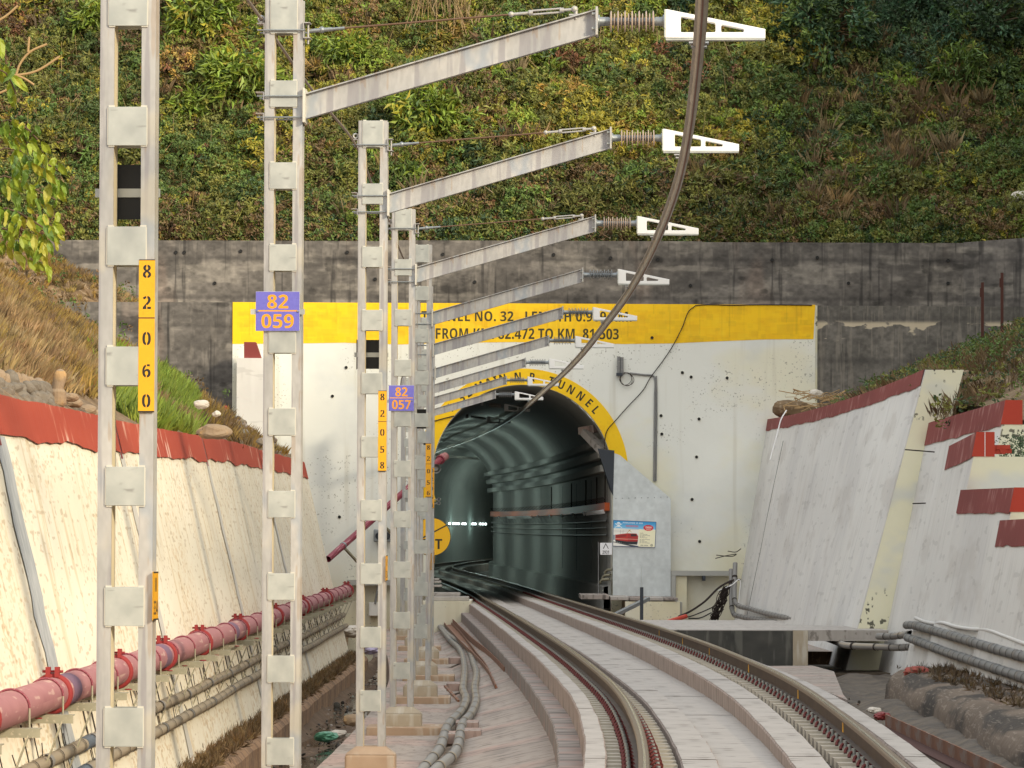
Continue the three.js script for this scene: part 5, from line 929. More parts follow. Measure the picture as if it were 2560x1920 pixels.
{ // two grey conduits lying on the slab
  const path = [[[705, 375], [735, 410], [775, 462], [805, 500], [840, 530], [868, 572], [886, 640], [888, 700], [880, 770], [878, 800], [896, 850], [884, 900], [850, 950], [790, 1010], [762, 1080], [735, 1160], [690, 1220], [640, 1278], [560, 1370]], [[718, 375], [760, 430], [800, 468], [850, 500], [886, 525], [920, 572], [945, 640], [962, 700], [950, 790], [958, 870], [925, 950], [880, 1000], [862, 1060], [850, 1130], [825, 1190], [770, 1240], [715, 1285], [640, 1370]]];
  path.forEach((pp, i) => {
    const c = thing('ground_conduit', i ? 'ground conduit on the rail side of the snaking grey pair' : 'ground conduit on the mast side of the snaking grey pair', 'conduit', null, 'grey conduits snaking along the slab');
    const cv = new THREE.CatmullRomCurve3(pp.map(([zx, zy]) => { const x = 800 + zx / 2.458, y = 1400 + zy / 2.458, h = 2.20; return P(x, y, h * F / (y - 1357) * .995); }).map((p) => V(p.x, Math.max(p.y, .12), p.z)), false, 'centripetal');
    part('pipe', new THREE.TubeGeometry(cv, 200, .056, 12), M.pvc, c); rings(cv, 1.9, .063, .16, M.pvcTan, 'coupling', c); rings(cv, 1.9, .0615, .03, M.tie, 'wire_tie', c, .1);
    if (!i) rings(cv, 200, .0615, .5, M.pvcBlue, 'blue_joint', c, -73);
  });
  const stub = [[836, 610], [834, 770], [905, 1010], [918, 1060], [812, 1080]];
  stub.forEach(([zx, zy]) => { const x = 800 + zx / 2.458, y = 1400 + zy / 2.458, d = 2.2 * F / (y - 1357), p = P(x, y, d); const b = solo('support_block', rbox(-.14, .14, -.05, .07, -.4, .4, .01), M.plinthDark, 'low concrete support block under the snaking conduits', 'block', 'support blocks under the conduits'); b.position.set(p.x, p.y - .03, p.z); });
  // rusty steel channels lying beside the track
  const beam = (pts, w, label, mt) => { const cv = new THREE.CatmullRomCurve3(pts.map(([zx, zy]) => { const x = 800 + zx / 2.458, y = 1400 + zy / 2.458, d = 2.05 * F / (y - 1357); return P(x, y, d); })); const n = 40, rows = [...Array(n + 1).keys()].map((k) => cv.getPoint(k / n)); const ds = rows.map((p) => -p.z);
    const o = thing('rusty_channel', label, 'steel channel', null, 'rusty channels lying by the track'); let i = 0; const at = (d) => { let a = 0; while (a < n && ds[a + 1] > d) a++; const t = (ds[a] - d) / Math.max(1e-6, ds[a] - ds[Math.min(n, a + 1)]); return rows[a].clone().lerp(rows[Math.min(n, a + 1)], clamp(t)); };
    const fw = (d) => at(d); const lst = [...ds].reverse();
    part('floor_plate', loft(lst, (d) => { const p = fw(d); return [[p.x - w, p.y - .1], [p.x - w, p.y - .085], [p.x + w, p.y - .085], [p.x + w, p.y - .1]]; }, true), mt, o);
    for (const s of [-1, 1]) part('side_flange', loft(lst, (d) => { const p = fw(d); return [[p.x + s * w - .008, p.y - .1], [p.x + s * w - .008, p.y + (s < 0 ? -.03 : .06)], [p.x + s * w + .008, p.y + (s < 0 ? -.03 : .06)], [p.x + s * w + .008, p.y - .1]]; }, true), M.rust, o); };
  beam([[838, 368], [900, 425], [960, 490], [1020, 560], [1075, 620], [1110, 680], [1135, 725], [1150, 752]], .17, 'rusty channel with an orange inner face, open end towards the viewer', M.rustOrange);
  beam([[785, 372], [850, 440], [920, 510], [985, 565], [1040, 620], [1090, 680]], .11, 'dull rusty channel lying against the orange one', M.rust);
  const b1 = thing('rusty_channel', 'rusty steel angle in the muddy drain beside the outer track kerb', 'steel channel', null, 'rusty channels lying by the track');
  const ab = (a, b, w, h, m, n) => part(n, bar(a, b, w, h), m, b1);
  const q = (x, y, d) => P(x, y, d);
  ab(q(2215, 1802, 56.5), q(2560, 1962, 42.5), .02, .16, M.rust, 'upright_leg'); ab(q(2215, 1802, 56.5).add(V(-.1, -.07, 0)), q(2560, 1962, 42.5).add(V(-.1, -.07, 0)), .2, .02, M.rustDark, 'flat_leg');
  solo('lath', bar(P(1112, 1715, 66), P(1146, 1752, 60), .03, .03), M.rust, 'thin brown lath leaning on a foundation beside the conduits', 'lath');
}
// ---------------------------------------------------------------- vegetation
function hit(px, py, fn, d0, d1, s = .25) { for (let d = d0; d < d1; d += s) { const p = P(px, py, d); if (fn(p.x, d) >= p.y) return p; } return null; }
const rdir = () => { const z = rr(-1, 1), a = rr(0, 6.2832), r = Math.sqrt(1 - z * z); return V(r * Math.cos(a), r * Math.sin(a), z); };
class Leaves { // folded leaf blades with a colour each
  constructor() { this.p = []; this.c = []; }
  add(b, dir, side, len, w, col, bend = .2) {
    const up = V().crossVectors(side, dir), m = b.clone().addScaledVector(dir, len * .45), t = b.clone().addScaledVector(dir, len).addScaledVector(up, -bend * len);
    const l = m.clone().addScaledVector(side, w / 2).addScaledVector(up, w * .22), r = m.clone().addScaledVector(side, -w / 2).addScaledVector(up, w * .22);
    for (const q of [b, l, t, b, t, r]) { this.p.push(q.x, q.y, q.z); if (col) this.c.push(col[0], col[1], col[2]); }
  }
  geo() { const g = new THREE.BufferGeometry(); g.setAttribute('position', new THREE.Float32BufferAttribute(this.p, 3)); if (this.c.length) g.setAttribute('color', new THREE.Float32BufferAttribute(this.c, 3)); g.computeVertexNormals(); return g; }
}
function sprig(n, len, w, spread, droop) { const L = new Leaves(); for (let i = 0; i < n; i++) { const d = rdir(); d.z = Math.abs(d.z) * .8; d.y = d.y * .7 + .15 - droop; d.normalize(); const s = V().crossVectors(d, rdir()).normalize(); L.add(rdir().multiplyScalar(spread * rr(.2, 1)), d, s, len * rr(.7, 1.25), w * rr(.75, 1.2)); } return L.geo(); }
function tuft(n, h, lean, fine = 1, base = .05) { const L = new Leaves(); for (let i = 0; i < n; i++) { const a = rr(0, 6.283), d = V(Math.cos(a) * lean * rr(.2, 1), 1, Math.sin(a) * lean * rr(.2, 1)).normalize(), s = V(Math.cos(a + 1.57), 0, Math.sin(a + 1.57)); L.add(V(Math.cos(a) * base * rnd(), 0, Math.sin(a) * base * rnd()), d, s, h * rr(.5, 1.1), .017 * fine * rr(.7, 1.4), null, rr(.0, .35)); } return L.geo(); }
const jit = (c, k = .25) => { const b = rr(1 - k, 1 + k); return [c[0] * b * rr(.9, 1.1), c[1] * b, c[2] * b * rr(.85, 1.15)]; };
const pal = { yel: [.34, .30, .03], lime: [.23, .31, .035], olive: [.19, .195, .034], green: [.105, .17, .03], dark: [.052, .10, .034], blue: [.048, .115, .052], brown: [.20, .125, .05], red: [.20, .085, .036], gold: [.34, .22, .045], straw: [.36, .25, .11], tan: [.30, .19, .08] };
const pick = (list) => { let s = 0; for (const [, w] of list) s += w; let t = rnd() * s; for (const [c, w] of list) { t -= w; if (t <= 0) return pal[c]; } return pal[list[0][0]]; };
class Scatter {
  constructor() { this.m = []; this.c = []; }
  put(p, s, col, tilt = .6, sy = 1) { const q = new THREE.Quaternion().setFromEuler(new THREE.Euler(rr(-tilt, tilt), rr(-3.14, 3.14), rr(-tilt, tilt))); this.m.push(new THREE.Matrix4().compose(p, q, V(s, s * sy, s))); this.c.push(col); }
  build(name, g, m, label, cat) {
    const im = lit(new THREE.InstancedMesh(g, m, this.m.length)), c = new THREE.Color();
    this.m.forEach((x, i) => { im.setMatrixAt(i, x); im.setColorAt(i, c.setRGB(...this.c[i])); });
    im.name = numbered(name); tag(im, label, cat, null, 'stuff'); scene.add(im); return im;
  }
}
function hillPal(x, t) { // which plants grow where on the hillside
  const n = wn(x * .22, t * .3, 401) + (x * .012), m = wn(x * .5, t * .6, 403);
  if (x > 7.4 + (n - .5) * 6 - t * .05) return t > 6.5 + (m - .5) * 4 && x > 6 ? [['dark', 5], ['blue', 4], ['green', 2]] : m > .56 ? [['olive', 4], ['brown', 2], ['green', 2], ['yel', 1]] : [['green', 4], ['dark', 2], ['olive', 4], ['lime', 1]];
  if (x < -8.5 + (n - .5) * 4) return m > .52 ? [['brown', 4], ['red', 2], ['olive', 4], ['gold', 1]] : [['olive', 5], ['green', 3], ['yel', 1], ['brown', 1.5]];
  if (t < 2.4 && m > .40) return [['olive', 4], ['brown', 3], ['green', 2], ['dark', 1]];
  return m > .56 ? [['yel', 3], ['lime', 2.5], ['olive', 3], ['gold', 1.2], ['brown', .7]] : m > .44 ? [['olive', 4], ['lime', 2], ['yel', 2], ['green', 2], ['brown', .8]] : [['green', 3], ['olive', 4], ['dark', 1], ['lime', 1], ['red', .6]];
}
{
  const S = [new Scatter(), new Scatter(), new Scatter()];
  const vis = (x, y, d) => { const px = 1280 + x * F / d, py = 1357 - (y - CY) * F / d; return px > -120 && px < 2680 && py > -150; };
  for (let i = 0; i < 2300; i++) {
    const d = 132.7 + Math.pow(rnd(), .85) * 19, x = rr(-19, 20), t = d - 132.5, y = hillY(x, d);
    if (!vis(x, y, d)) continue;
    const p = hillPal(x, t), r = rr(.45, 1.05) * (x > 6 && t > 6 ? 1.4 : 1), main = pick(p), n = Math.round(52 * r), k = rnd() < .35 ? 1 : 0, tone = rr(.72, 1.25);
    for (let j = 0; j < n; j++) {
      const u = rdir(); if (u.y * .6 + u.z * .8 < -.15) u.multiplyScalar(-1);
      const q = V(x + u.x * r * rr(.7, 1.05), y + u.y * r * rr(.55, .85) + .05, -d + u.z * r * rr(.6, .95));
      S[k].put(q, rr(.75, 1.3), jit(rnd() < .7 ? main : pick(p), .3).map((v) => v * tone), .7);
    }
  }
  for (let i = 0; i < 42000; i++) { const d = i % 5 ? 132.7 + rnd() * 18 : 132.55 + rnd() * .9, x = rr(-19, 20), y = hillY(x, d); if (vis(x, y, d)) S[0].put(V(x, y + rr(0, .3), -d), rr(.8, 1.4), jit(pick(hillPal(x, d - 132.5))), .7); }
  S[0].build('hillside_shrubs', sprig(13, .10, .066, .15, 0), M.leaf, 'mass of small-leaved yellow-green shrubs covering the hillside', 'shrubs');
  S[1].build('hillside_shrubs', sprig(9, .19, .06, .17, .15), M.leaf, 'longer-leaved bushes mixed through the hillside growth', 'shrubs');
  // dry grass and bare twigs on the hill
  const g = new Scatter(), tw = new Scatter();
  for (let i = 0; i < 420; i++) { const right = rnd() < .7, x = right ? rr(7.5, 15) : rr(-15, 6), d = 132.8 + rnd() * (right ? 7 : 12); if (right && wn(x * .5, d * .5, 411) < .42) continue; g.put(V(x, hillY(x, d) + rr(.1, .5), -d), rr(.7, 1.3), jit(rnd() < .5 ? pal.straw : pal.brown, .3).map((v) => v * .8), .35); }
  for (let i = 0; i < 1300; i++) { const x = rr(-18, 18), d = 132.8 + rnd() * 16; tw.put(V(x, hillY(x, d) + rr(.3, .8), -d), rr(.6, 1.5), jit(pal.straw, .4).map((v) => v * .9), .9); }
  for (let i = 0; i < 150; i++) { const p = hit(rr(1020, 1180), rr(-20, 90), hillY, 132.6, 170); if (p) tw.put(p.add(V(0, .7, .6)), rr(1, 1.9), jit(pal.straw, .3), .55); }
  g.build('dry_grass', tuft(44, .5, .28, .4, .3), M.leaf, 'clumps of dry straw-coloured grass on the hillside', 'grass');
  tw.build('dry_twigs', new THREE.CylinderGeometry(.004, .009, 1, 4), M.leaf, 'bare dry twigs sticking out of the hillside shrubs', 'twigs');
}
// shrubs and trees that stand out on the hillside
{
  const tree = (px, py, rp, cols, len, w, n, name, label, group, droop = .35, flat = .8) => {
    const p = hit(px * 1.1573, py * 1.1573, hillY, 132.6, 185); if (!p) return;
    const d = -p.z, R = rp * 1.1573 * d / F, c = p.clone().add(V(0, .15 * R, R * .55)), foot = V(p.x + rr(-.1, .1), 0, p.z + R * .3); foot.y = hillY(foot.x, -foot.z) - .1;
    const o = thing(name, label, name === 'tree' ? 'tree' : 'shrub', foot, group), L = new Leaves(), limbs = [];
    const cc = c.clone().sub(foot);
    limbs.push(tube([V(0, 0, 0), cc.clone().multiplyScalar(.5).add(V(rr(-.1, .1), 0, 0)), cc], R * .035, 8, 6));
    const K = Math.round(n / 26);
    for (let k = 0; k < K; k++) {
      const u = rdir(); if (u.z < -.3) u.z *= -1; const e = cc.clone().add(V(u.x * R, u.y * R * flat, u.z * R * .8).multiplyScalar(Math.pow(rnd(), .4)));
      if (k % 2 === 0) limbs.push(tube([cc.clone().multiplyScalar(rr(.4, .9)), cc.clone().lerp(e, .5).add(V(0, -.05, 0)), e], R * .012, 5, 4));
      const main = pick(cols), tone = rr(.75, 1.25), out = e.clone().sub(cc).normalize();
      for (let j = 0; j < 26; j++) {
        const dir = rdir().addScaledVector(out, .7).add(V(0, -droop, .25)).normalize(), side = V().crossVectors(dir, rdir()).normalize();
        L.add(e.clone().addScaledVector(rdir(), len * rr(.2, 1.1)), dir, side, len * rr(.65, 1.2), w * rr(.7, 1.2), jit(rnd() < .75 ? main : pick(cols), .25).map((v) => v * tone), .3);
      }
    }
    part('trunk', limbs, M.bark, o); part('crown', L.geo(), M.leafV, o);
  };
  const G1 = 'large-leaved shrubs on the hillside';
  const light = [['lime', 6], ['yel', 1], ['green', 2]], mid = [['green', 4], ['lime', 2], ['olive', 1]], dk = [['dark', 5], ['blue', 3], ['green', 2]];
  tree(212, 60, 52, light, .36, .10, 620, 'shrub', 'light green large-leaved shrub beside the top of the tallest mast', G1);
  tree(440, 60, 90, light, .34, .10, 1400, 'shrub', 'bright shrub behind the gap between the two closest masts, at the top edge', G1);
  tree(520, 190, 80, light, .36, .10, 1100, 'shrub', 'drooping bright-leaved shrub touching the mast with board 059', G1);
  tree(410, 245, 46, light, .34, .10, 380, 'shrub', 'small bright shrub low between the two closest masts', G1);
  tree(745, 130, 62, light, .34, .09, 600, 'shrub', 'bright shrub above the biggest arm, next to the mast top', G1);
  tree(925, 255, 78, light, .36, .10, 1100, 'shrub', 'bright shrub under the biggest arm, beside the mast with strip 82058', G1);
  tree(1165, 190, 46, mid, .32, .10, 420, 'shrub', 'mid-green shrub on the open slope below the biggest arm', G1);
  tree(1795, 365, 34, mid, .34, .11, 260, 'shrub', 'small mid-green bush on the shaded slope above the dark wall', G1);
  tree(885, 395, 40, mid, .30, .09, 300, 'shrub', 'mid-green shrub under the second arm', G1);
  const G2 = 'dark trees at the top of the slope';
  tree(1780, 85, 118, [['dark', 3], ['green', 3], ['blue', 4]], .24, .10, 3000, 'tree', 'rounded dark green tree beyond the tip of the biggest arm', G2, .3, .95);
  tree(1985, 40, 92, [['blue', 4], ['dark', 4], ['green', 1]], .22, .09, 2000, 'tree', 'dark tree at the top edge next to the rounded one', G2, .3, .8);
  tree(2130, 70, 120, dk, .22, .09, 2800, 'tree', 'very dark tree filling the top corner above the shaded slope', G2, .3, .8);
  tree(1625, 20, 58, dk, .20, .08, 900, 'tree', 'dark bush at the top edge beside the conductor rail', G2, .3, .7);
  tree(1480, 15, 52, dk, .2, .08, 700, 'tree', 'dark bush at the top edge above the insulator of the biggest arm', G2, .3, .7);
  tree(2065, 165, 58, [['green', 6], ['lime', 1]], .34, .05, 900, 'shrub', 'feathery brighter green shrub under the very dark tree', G1, .5, .8);
  tree(2165, 185, 52, [['green', 4], ['dark', 2]], .22, .09, 700, 'shrub', 'green bush at the edge below the very dark tree', G1);
  tree(2190, 300, 60, [['green', 3], ['olive', 3], ['brown', 1]], .2, .08, 700, 'shrub', 'olive bush at the edge halfway down the shaded slope', G1);
  const rk = (px, py, s, label) => { const p = hit(px * 1.1573, py * 1.1573, hillY, 132.6, 170); if (!p) return; const m = solo('boulder', rockGeo(s, 7 + px), M.rockWhite, label, 'rock', 'pale rocks on the slope'); m.position.copy(p).add(V(0, .1, .55)); };
  rk(1802, 330, .22, 'small pale rock half hidden in the shaded slope'); rk(2200, 440, .3, 'pale rock low on the shaded slope near the edge');
}
function rockGeo(s, seed, sx = 1, sy = .8, sz = 1, rough = .16) {
  const g = new THREE.IcosahedronGeometry(1, 3), p = g.attributes.position, v = V();
  for (let i = 0; i < p.count; i++) { v.fromBufferAttribute(p, i); const n = .62 + .62 * wn(v.x * 1.3 + seed * 7, v.y * 1.3 + v.z * 1.1, seed) + rough * wn(v.x * 4 + seed, v.y * 4 - v.z * 3.7, seed + 3); p.setXYZ(i, v.x * n * s * sx, v.y * n * s * sy, v.z * n * s * sz); }
  g.computeVertexNormals(); return boxUV(g);
}
// ---------------------------------------------------------------- sunlit bank: grass, stones
{
  const gr = new Scatter(), gg = new Scatter(), sh = new Scatter();
  for (let i = 0; i < 38000; i++) {
    const d = rr(36, 131), x = -4.45 - Math.pow(rnd(), 1.1) * 13, px = 1280 + x * F / d; if (px < -160) continue;
    const bare = x > -7.2 + (wn(d * .3, x, 71) - .5) * 2 && d > 92; if (bare && rnd() < .96) continue;
    if ((x > -5.05 && d < 56) || (x > -4.8 && d < 75 && rnd() < .7)) continue;
    if (px > 470 && rnd() < (px > 560 ? .9 : .6)) continue;
    const n = wn(x * .6, d * .12, 73), green = px > 230 && px < 480 && x > -7.5 && n > .42;
    const c = green ? jit(pal.lime, .3).map((v) => v * 1.05) : jit(n < .40 ? pal.tan : n < .5 ? pal.straw : rnd() < .5 ? pal.gold : pal.brown, .22);
    (green ? gg : gr).put(V(x, bankL(x, d) - .03, -d), rr(.45, 1.0), c, .35);
  }
  for (let i = 0; i < 3600; i++) { const d = rr(96, 131), x = rr(-13, -6.0); if (wn(x * .8, d * .3, 77) < .5) continue; const u = rdir(); sh.put(V(x + u.x * .3, bankL(x, d) + rr(0, .45), -d), rr(.5, .95), jit(rnd() < .5 ? pal.green : pal.brown, .35), .7); }
  for (let i = 0; i < 500; i++) { const a = rr(0, 6.28), r = rr(0, 1) * .8; const c = V(-7.6, 0, -119); const x = c.x + Math.cos(a) * r, d = 119 + Math.sin(a) * r * 2; sh.put(V(x, bankL(x, d) + rr(.1, .9), -d), rr(.6, 1), jit(rnd() < .6 ? pal.dark : pal.olive, .3), .7); }
  gr.build('dry_grass', tuft(34, .29, .45, .42, .24), M.leaf, 'golden brown dry grass covering the bank above the cream wall', 'grass');
  gg.build('green_grass', tuft(40, .34, .4, .42, .2), M.leaf, 'patches of green grass at the foot of the dry bank', 'grass');
  sh.build('bank_weeds', sprig(8, .13, .06, .14, 0), M.leaf, 'dark weeds in the hollow beside the headwall corner', 'weeds');
  // straw on the ledges
  const st = new Scatter(); for (let i = 0; i < 2600; i++) { const d = rr(38, 99), x = -3.5 + Math.pow(rnd(), 1.6) * .34; st.put(V(x, -.06, -d), rr(.16, .36), jit(rnd() < .6 ? pal.tan : pal.brown, .4).map((v) => v * .8), 1.1); }
  for (let i = 0; i < 900; i++) { const d = rr(44, 71), x = rr(5.9, 7.2); st.put(V(x, .45, -d), rr(.12, .34), jit(rnd() < .4 ? pal.tan : pal.brown, .4).map((v) => v * .5), 1.2); }
  st.build('ledge_straw', tuft(14, .5, 1.1, .8), M.leaf, 'dry straw lying along the drain ledges at the wall feet', 'straw');
  const put = (name, px, py, s, m, label, group, sx = 1, sy = .8) => { const p = hit(px, py, bankL, 38, 131); if (!p) return; const r = s * -p.z / F, o = solo(name, rockGeo(r, Math.floor(px + py), sx, sy), m, label, 'rock', group); o.position.copy(p).add(V(0, r * .2, 0)); return o; };
  // standing stone
  { const g = new THREE.CapsuleGeometry(.075, .26, 6, 18, 8), p = g.attributes.position, v = V(); for (let i = 0; i < p.count; i++) { v.fromBufferAttribute(p, i); const k = (v.y > -.02 ? .86 : 1.2) * (.78 + .5 * wn(v.x * 9 + 3, v.y * 8 + v.z * 7, 23)); p.setXYZ(i, v.x * k + .03 * smooth(-.05, .2, v.y), v.y * (.94 + .14 * wn(v.x * 14, v.z * 14, 25)), v.z * k); } const h = g.toNonIndexed(); h.computeVertexNormals(); const o = solo('standing_stone', boxUV(h), M.rockTan, 'tall ochre stone standing upright on the red coping', 'rock'); o.position.copy(P(143, 972, 47.6)); }
  const shapes = [1, 2, 3, 4, 5].map((k) => rockGeo(.062, 31 + k * 3, 1.15, .78, 1)), G = 'loose stones piled behind the red coping';
  let k = 0;
  for (let row = 0; row < 4; row++) for (let x = -6; x < 122 - row * 6; x += rr(12, 19)) {
    const y = 1006 - row * 19 + x * .10 + rr(-5, 5), X = -4.60 - row * .07, d = -X * F / (1280 - x);
    const o = solo('loose_stone', shapes[k % 5], row === 3 && rnd() < .6 ? M.rockTan : M.rockGrey, 'rough stone in the dry pile behind the red coping, near the standing stone', 'stone', G);
    o.position.copy(P(x, y, d)); o.rotation.set(rr(0, 6), rr(0, 6), rr(0, 6)); o.scale.setScalar(rr(.8, 1.5)); k++;
  }
  put('boulder', 456, 846, 12, M.rockWhite, 'round white stone on the bare ridge before the grey wall stub', 'pale stones on the bank'); put('boulder', 490, 856, 17, M.rockWhite, 'long white stone lying on the bare ridge', 'pale stones on the bank', 1.5, .6); put('boulder', 530, 878, 21, M.rockWhite, 'largest white stone on the bare ridge beside the headwall corner', 'pale stones on the bank');
  put('boulder', 503, 1014, 15, M.rockWhite, 'white stone in the hollow below the weeds', 'pale stones on the bank', 1.3); put('boulder', 541, 1037, 10, M.rockWhite, 'small white stone beside the broken red bricks', 'pale stones on the bank');
  put('boulder', 536, 1085, 34, M.rockTan, 'broad tan boulder half buried above the coping', 'boulders above the coping', 1.2, .6); put('boulder', 655, 1106, 12, M.rockGrey, 'grey stone at the coping next to the mast with board 059', 'boulders above the coping');
  [[185, 1000, .07], [178, 985, .07], [215, 1018, .09], [238, 1030, .09], [250, 1045, .08], [228, 1040, .06], [205, 1030, .06], [268, 1052, .07]].forEach(([x, y, s]) => { const d = 4.62 * F / (1280 - x); const o = solo('loose_stone', rockGeo(s, Math.floor(x), 1.2, .7), M.rockTan, 'tan stone lying along the coping beside the standing stone', 'stone', 'tan stones along the coping'); o.position.copy(P(x, y + 8, d)); });
  const rub = new Scatter(), rg = rockGeo(.07, 55); for (let i = 0; i < 900; i++) { const d = rr(84, 124), x = -4.5 - rnd() * 3.0; rub.put(V(x, bankL(x, d) + .02, -d), rr(.3, 1.2), jit(rnd() < .5 ? [.22, .17, .12] : [.34, .29, .23], .3), 3); }
  const deb = new Scatter(); for (let i = 0; i < 900; i++) { const R = rnd() < .6, d = R ? rr(44, 80) : rr(42, 96), x = R ? rr(3.1, 5.4) : rr(-3.1, -2.1); deb.put(V(x, R ? rr(-.12, .0) : -.44, -d), rr(.12, .5) * (rnd() < .1 ? 2 : 1), jit([[.12, .09, .06], [.28, .22, .16], [.05, .04, .03], [.35, .32, .28]][Math.floor(rnd() * 4)], .3), 3, .5); }
  deb.build('drain_debris', rg, M.leaf, 'stones and debris strewn in the two muddy drains', 'debris');
  const im = rub.build('rubble', rg, M.leaf, 'grey-brown rubble on the bare slope beside the headwall', 'rubble');
  const bk = boxUV(new THREE.BoxGeometry(.16, .07, .09)); [[552, 1022], [560, 1030], [573, 1034], [590, 1038], [602, 1040], [614, 1042], [628, 1046], [636, 1050]].forEach(([x, y]) => { const p = hit(x, y, bankL, 60, 131); if (!p) return; const o = solo('loose_brick', bk, M.redEnd, 'broken red brick on the slope below the weeds', 'brick', 'broken bricks on the bank'); o.position.copy(p).add(V(0, .06, 0)); o.rotation.set(rr(-.4, .4), rr(-1, 1), rr(-.4, .4)); });
}
// ---------------------------------------------------------------- shaded bank, posts, dry branches
{
  const s = new Scatter(), g = new Scatter();
  for (let i = 0; i < 5200; i++) { const d = rr(84, 131), x = rr(7.9, 15), n = wn(x * .7, d * .35, 91); if (n < .40 && rnd() < .85) continue; if (d > 112 && x < 9.2) continue; const u = rdir(); s.put(V(x + u.x * .25, bankR(x, d) + rr(0, .42), -d), rr(.5, 1), jit(n > .55 ? pal.green : rnd() < .5 ? pal.olive : pal.dark, .35), .7); }
  for (let i = 0; i < 1500; i++) { const d = rr(86, 131), x = rr(7.9, 15); g.put(V(x, bankR(x, d), -d), rr(.6, 1.4), jit(rnd() < .5 ? pal.brown : pal.straw, .35).map((v) => v * .7), .4); }
  for (let i = 0; i < 260; i++) { const x = rr(8.1, 9.3), d = rr(74.3, 78.2); s.put(V(x, CY + 1.36 + rr(0, .42), -d), rr(.3, .6), jit(pal.dark, .4), .7); }
  for (let i = 0; i < 800; i++) { const x = rr(-7.4, 14.5); s.put(V(x, 8.78 + rr(0, .14), -131.8 + rr(0, .3)), rr(.25, .5) * (rnd() < .25 ? 1.6 : 1), jit(pal.olive, .4), .7); }
  s.build('bank_weeds', sprig(8, .12, .06, .14, 0), M.leaf, 'green weeds on the bank above the shaded wing wall', 'weeds');
  g.build('dry_grass', tuft(26, .36, .4, .42, .22), M.leaf, 'thin dry grass on the bank above the shaded wing wall', 'grass');
  for (const [px, y0, l] of [[2456, 706, 'shorter'], [2505, 682, 'taller']]) { const a = P(px, y0, 101), b = P(px, 925, 101); const o = thing('rusty_post', l + ' thin rusty steel post on the shaded bank above the white block', 'post', null, 'rusty posts on the shaded bank'); part('upright', box(a.x - .03, a.x + .03, b.y - .4, a.y, -101.03, -100.97), M.rustDark, o); part('lug', box(a.x - .055, a.x - .031, a.y - .32, a.y - .12, -101.02, -100.98), M.rustDark, o); }
  const br = []; for (let i = 0; i < 46; i++) { const a = P(rr(1985, 2105), rr(980, 1024), rr(119, 124)); br.push(tube([a, a.clone().add(V(rr(-.4, .4), rr(-.05, .15), rr(-.3, .3))), a.clone().add(V(rr(-.7, .7), rr(-.2, .1), rr(-.4, .4)))], rr(.006, .016), 8, 5)); }
  const h = solo('dry_branches', br, M.twig, 'heap of dry broken branches where the shaded wall meets the headwall', 'branches', null, 'stuff');
  solo('boulder', rockGeo(.34, 63, 1.6, .8, 1), M.soil, 'brown earth lump behind the red coping next to the headwall', 'rock').position.copy(P(1985, 1024, 123.5));
  solo('boulder', rockGeo(.16, 65, 1.2, .8, 1), M.rockWhite, 'pale stone lying in the heap of dry branches', 'rock').position.copy(P(2040, 985, 122.5));
  // rubbish
  const junk = (px, py, d, s, m, label, cat) => { const o = solo(cat === 'rag' ? 'rag' : 'plastic_litter', rockGeo(s, Math.floor(px), 1.5, .7, 1.4, .7), m, label, cat); o.position.copy(P(px, py, d)); };
  junk(815, 1841, 64.5, .085, std({ color: 0x5a9478, roughness: .4 }), 'crumpled green plastic bag in the wet drain beside the masts', 'plastic bag'); junk(842, 1836, 65.5, .075, M.rockWhite, 'crumpled white plastic next to the green bag in the drain', 'plastic bag');
  junk(884, 1578, 110, .16, M.rockWhite, 'white plastic bag in the drain beyond the tan conduits', 'plastic bag'); junk(925, 1622, 96, .12, std({ color: 0xbfb6d6, roughness: .4 }), 'lilac plastic in the drain seen through a mast', 'plastic bag');
  junk(2292, 1681, 69.5, .1, std({ color: 0x9c4a3e, roughness: .8 }), 'reddish rag on top of the mossy ledge', 'rag'); junk(2206, 1790, 60, .06, std({ color: 0x7c2320, roughness: .5 }), 'dark red wrapper on the drain mud beside the outer kerb', 'litter'); junk(2186, 1776, 61, .05, M.rockWhite, 'pale scrap on the drain mud beside the outer kerb', 'litter');
  solo('drain_stone', rockGeo(.1, 71, 1.2, .8, 1), M.rockTan, 'brown stone at the drain edge by the tan foundation', 'rock').position.copy(P(882, 1800, 59));
}
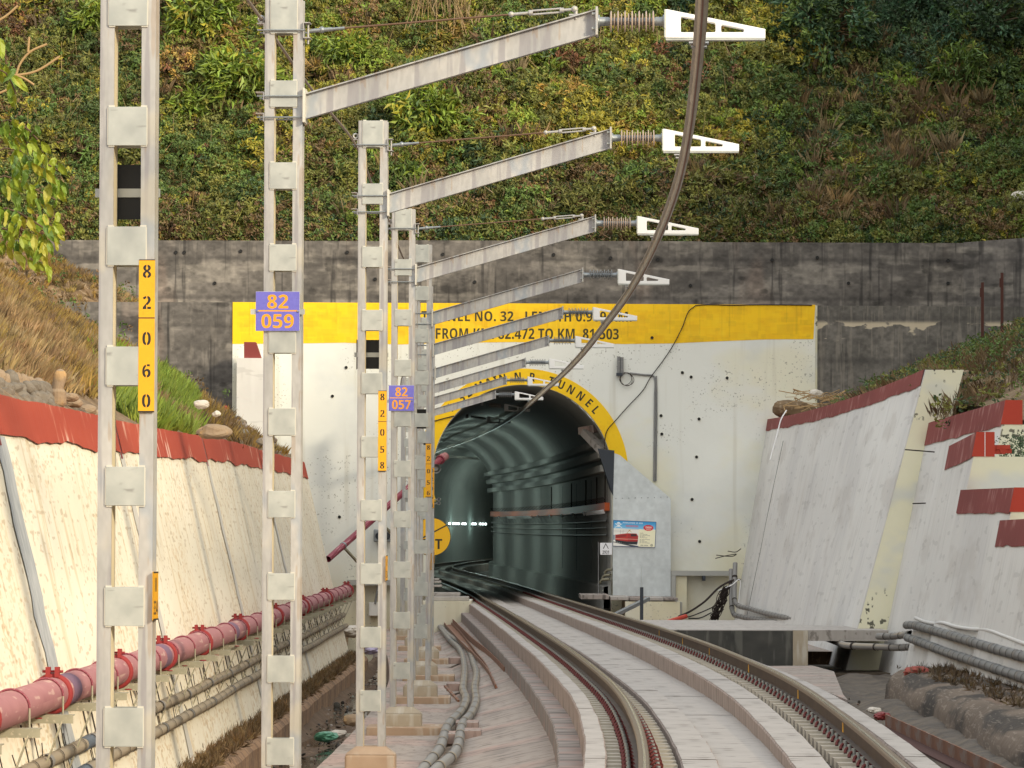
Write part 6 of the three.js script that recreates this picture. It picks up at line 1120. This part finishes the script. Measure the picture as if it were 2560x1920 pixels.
// ---------------------------------------------------------------- leafy tree at the picture edge, in front of the dry bank
{
  const t = thing('broadleaf_tree', 'tree branch with big lime-green leaves hanging in from the picture edge', 'tree', V(-6.6, bankL(-6.6, 45) - .1, -45));
  const o = t.position.clone(), loc = (p) => p.clone().sub(o);
  part('trunk', tube([V(0, 0, 0), V(-.1, 1.2, .1), V(.05, 2.6, 0), V(-.1, 4.6, .1)], .09, 16, 8), M.bark, t);
  const lg = (len, w, curl) => { const pos = [], st = [[0, 0], [.15, .62], [.38, 1], [.65, .8], [.85, .4], [1, 0]]; const q = (i, s) => { const [k, ww] = st[i]; return V(s * ww * w / 2, -len * k, Math.abs(s) * ww * w * .18 - curl * len * k * k + .012 * Math.sin(k * 9) * s); }; for (let i = 0; i < st.length - 1; i++) for (const s of [-1, 1]) { const a = q(i, 0), b = q(i, s), c = q(i + 1, s), e = q(i + 1, 0); for (const v of s > 0 ? [a, c, b, a, e, c] : [a, b, c, a, c, e]) pos.push(v.x, v.y, v.z); } return triGeo(pos); };
  const geos = [lg(.17, .072, .2), lg(.15, .066, .35), lg(.185, .07, -.1), lg(.135, .062, .5)];
  const mats = [[.34, .42, .03], [.22, .34, .03], [.44, .42, .035], [.12, .22, .025]].map((c) => new THREE.MeshPhysicalMaterial({ color: new THREE.Color(...c), roughness: .55, transmission: .35, thickness: 0, side: THREE.DoubleSide }));
  const br = [[[-60, 330], [10, 300], [60, 315], [95, 350]], [[-60, 400], [20, 370], [90, 395], [150, 430]], [[-60, 470], [10, 440], [80, 470], [140, 500]], [[-60, 560], [10, 520], [70, 545], [130, 585]], [[-60, 600], [5, 570], [60, 600], [110, 630]], [[-60, 110], [-10, 95], [10, 120], [15, 160]], [[-60, 190], [0, 170], [25, 200], [40, 235]]];
  const deep = (i) => 44.2 + (i % 3) * .45;
  br.forEach((b, i) => {
    const pts = b.map(([x, y]) => loc(P(x, y, deep(i)))); pts.unshift(V(0, Math.min(4.2, Math.max(1, pts[0].y)), 0)); part('branch', tube(pts, .009, 20, 5), M.bark, t);
    const cv = new THREE.CatmullRomCurve3(b.map(([x, y]) => loc(P(x, y, deep(i)))));
    const n = i > 4 ? 10 : 36;
    for (let k = 0; k < n; k++) {
      const u = rr(.25, 1), p = cv.getPoint(u), q = V(p.x + rr(-.10, .10), p.y + rr(-.16, .08), p.z + rr(-.12, .12));
      const m = part('leaf', geos[Math.floor(rnd() * 4)], mats[rnd() < .42 ? 0 : rnd() < .5 ? 1 : rnd() < .55 ? 2 : 3], t); m.position.copy(q);
      m.rotation.set(rr(-.5, .7), rr(-1.2, 1.2), rr(-.5, .9)); m.scale.setScalar(rr(.75, 1.3));
    }
  });
  [[10, 500], [30, 480], [55, 610], [80, 640], [20, 630], [115, 560], [130, 620], [145, 590]].forEach(([x, y]) => { for (let k = 0; k < 3; k++) { const m = part('leaf', geos[k], mats[k], t); m.position.copy(loc(P(x + rr(-12, 12), y + rr(-12, 12) - 30, 44.6))); m.rotation.set(rr(-.4, .6), rr(-1, 1), rr(-.4, .7)); m.scale.setScalar(rr(.8, 1.2)); } });
  for (const b of [[[-20, 190], [40, 188], [90, 178], [150, 141]], [[40, 188], [50, 160], [75, 130], [118, 110]], [[70, 130], [72, 105], [73, 92]], [[-20, 60], [15, 40], [45, 14]], [[40, 188], [60, 196], [85, 212]], [[-30, 245], [10, 228], [40, 215]]]) part('bare_branch', tube(b.map(([x, y]) => loc(P(x, y, 46.5))), .013, 16, 6), M.twig, t);
}
renderer.setSize(1024, 768);
renderer.render(scene, camera);
